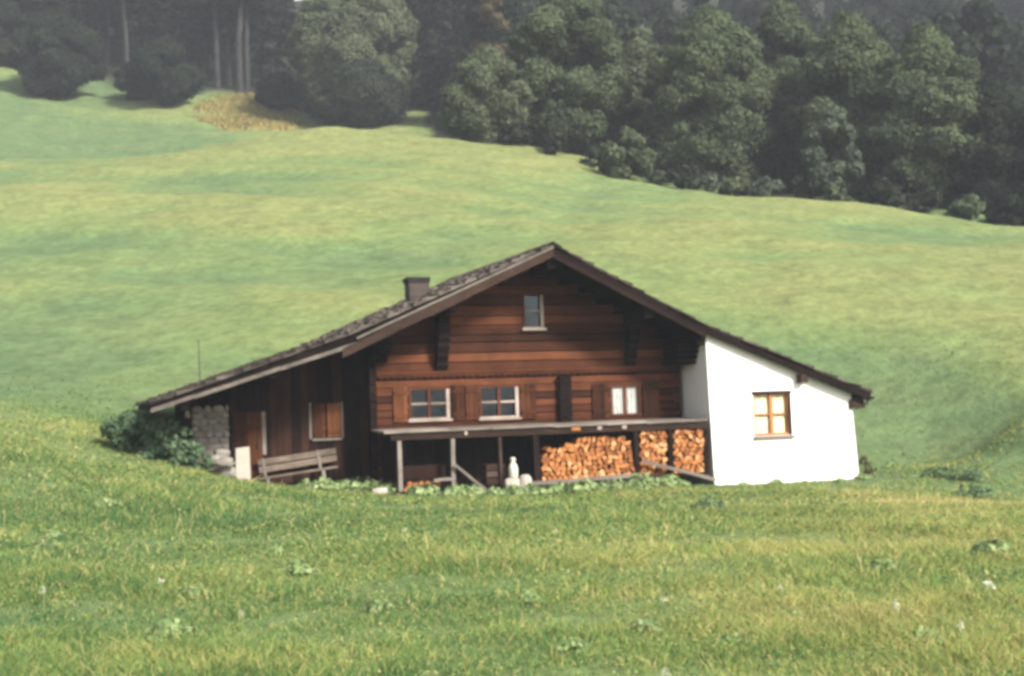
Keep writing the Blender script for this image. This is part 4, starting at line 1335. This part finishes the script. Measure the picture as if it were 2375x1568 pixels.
def weed(u, v, me, s, label, group):
    x, y, _ = W(u, v)
    o = bpy.data.objects.new('leafy_weed', me); COL.objects.link(o)
    o.location = (x, y, gz(x, y)); o.rotation_euler = (0, 0, RND.uniform(0, 6.28)); o.scale = (s,) * 3
    tag(o, label, 'weed', group)
for i in range(26):
    u = -1.8 + i * .235 + RND.uniform(-.1, .1)
    weed(u, -2.0 + RND.uniform(-.75, .22), RND.choice(WD), RND.uniform(.7, 1.15), 'low broad-leaved weed in the grass before the firewood shelter', 'weeds before the shelter')
for i, (dx, dy, s_) in enumerate(((392, 1478, .7), (345, 1505, .6), (690, 1335, .8), (640, 1290, .6), (1010, 1250, .7), (880, 1420, .5), (1230, 1400, .5), (1330, 1520, .6), (1500, 1470, .5), (1700, 1500, .6), (1840, 1440, .5), (2150, 1500, .55), (120, 1250, .8), (250, 1180, .8), (450, 1390, .6), (1420, 1240, .7), (2050, 1330, .6), (2300, 1290, .8))):
    Y = groundY(dx, dy)
    u_, v_ = to_uv(*at(dx, dy, Y)[:2])
    weed(u_, v_, RND.choice(WD), s_ * .75, 'small broad-leaved weed among the grass of the near meadow', 'weeds in the near meadow')
for i in range(9):
    weed(-3.9 + i * .22 + RND.uniform(-.1, .1), -.25 + RND.uniform(-.5, .2), RND.choice(WD), RND.uniform(.8, 1.2), 'broad-leaved weed growing in front of the bench', 'weeds before the bench')
for u, v in ((5.6, -2.0), (6.3, -2.2), (7.1, -2.0), (7.8, -2.3), (8.7, -1.75), (8.95, -1.6)):
    weed(u, v, RND.choice(WD), RND.uniform(.4, .65), 'leafy weed at the foot of the white annex wall', 'weeds at the annex wall')
for dx, dy, Y, s, lab in ((2180, 1140, 33, .95, 'dark leafy weed clump on the bank right of the white annex, nearest the wall'), (2245, 1155, 32.5, .95, 'dark leafy weed clump on the bank right of the annex, between two others'), (2260, 1205, 29.5, 1.0, 'dark leafy weed clump lowest on the bank right of the annex'), (1650, 1245, 23.5, .8, 'lone dark leafy weed tuft in the grass before the white annex')):
    x, y, _ = at(dx, dy, Y)
    o = bpy.data.objects.new('leafy_weed', RND.choice(WDD)); COL.objects.link(o)
    o.location = (x, y, gz(x, y)); o.scale = (s,) * 3; o.rotation_euler = (0, 0, RND.uniform(0, 6))
    tag(o, lab, 'weed')
# elder bush at the lean-to corner and tall weeds round it
def corner_bush(name, u, v, h, rx, seed, label, per=2600, size=.095, mat='bush'):
    x, y, _ = W(u, v)
    lob = crown_lobes(seed, h, rx, 0.0, 22)
    cm = crown_mesh('crown', seed, lob, per, size, M[mat], .5)
    tm = trunk_mesh('trunk', seed, h * .7, .03, 6, M['bark'])
    tree_at(name, x, y, cm, tm, label, 'bush', None, 1, 0, .1)
corner_bush('elder_bush', -6.75, 0.1, 1.1, .7, 601, 'leafy green bush growing at the left corner of the lean-to')
corner_bush('elder_bush', -7.5, 1.0, 0.95, .75, 602, 'pale green bush under the left roof end, behind the corner bush')
corner_bush('elder_bush', -6.2, -0.35, .75, .45, 603, 'low green bush spreading before the stone wall of the lean-to')
corner_bush('elder_bush', 9.05, -1.3, .7, .28, 604, 'small brownish bush at the right foot of the white annex', 1800, .06, 'leaf_rust')

# flowers in the near meadow
def flower(dx, dy, Y, s, label):
    x, y, _ = at(dx, dy, Y)
    zt = at(dx, dy, Y)[2]
    g = gz(x, y)
    o = empty('meadow_flower', (x, y, g), 0, label, 'flower', 'white flowers in the near grass')
    h = max(.18, min(.55, zt - g))
    m_ = MB(); m_.tube([(0, 0, -.02), (.01, .0, h * .6), (0, .0, h)], [.004, .0035, .003], 5); m_.build('stem', M['weed'], o)
    r = rs(int(dx))
    n = 46
    d = r.rand(n) * 6.283; rad = s * np.sqrt(r.rand(n))
    P = np.stack([np.cos(d) * rad, np.sin(d) * rad, h + .012 * r.normal(size=n) + .02 * (1 - (rad / s) ** 2)], 1)
    N = unit(np.stack([np.cos(d) * .3, np.sin(d) * .3, np.ones(n)], 1) + r.normal(size=(n, 3)) * .4)
    link_mesh('blossom', quads_mesh('blossom', leaf_quads(r, P, N, s * .5), 4, r.rand(n), M['petal']), None, o)
for dx, dy, s, lab in ((2292, 1368, .075, 'largest white umbel flower, near the right edge'), (2078, 1422, .045, 'white umbel flower left of and lower than the largest one'), (372, 1350, .05, 'small white flower in the dark grass on the left'), (100, 1372, .045, 'small white flower near the left edge'), (1540, 1410, .04, 'faint white flower below the middle of the shelter'), (560, 1435, .04, 'small cream flower low in the left grass'), (1810, 1375, .035, 'tiny white flower in the grass below the annex'), (2230, 1480, .04, 'small white flower low down below the largest umbel'), (940, 1230, .05, 'pale flower stalk before the first pale post'), (1545, 1600, .04, 'white flower at the lower edge of the grass')):
    Y = groundY(dx, dy + 45)
    flower(dx, dy, Y, s * .6, lab)

# ------------------------------------------------------------------ haze: the damp air between here and the wood
hz = MB()
hz.box(-330, 330, -40, 450, -30, 240)
m_h, nt_h, out_h = new_mat('haze_air')
pv = nd(nt_h, 'ShaderNodeVolumePrincipled')
pv.inputs['Color'].default_value = (0.82, 0.88, 0.96, 1)
pv.inputs['Density'].default_value = 0.0005
pv.inputs['Anisotropy'].default_value = 0.0
nt_h.links.new(pv.outputs[0], out_h.inputs['Volume'])
tag(hz.build('haze', m_h), 'thin damp haze over the whole meadow and wood', 'haze', kind='stuff')
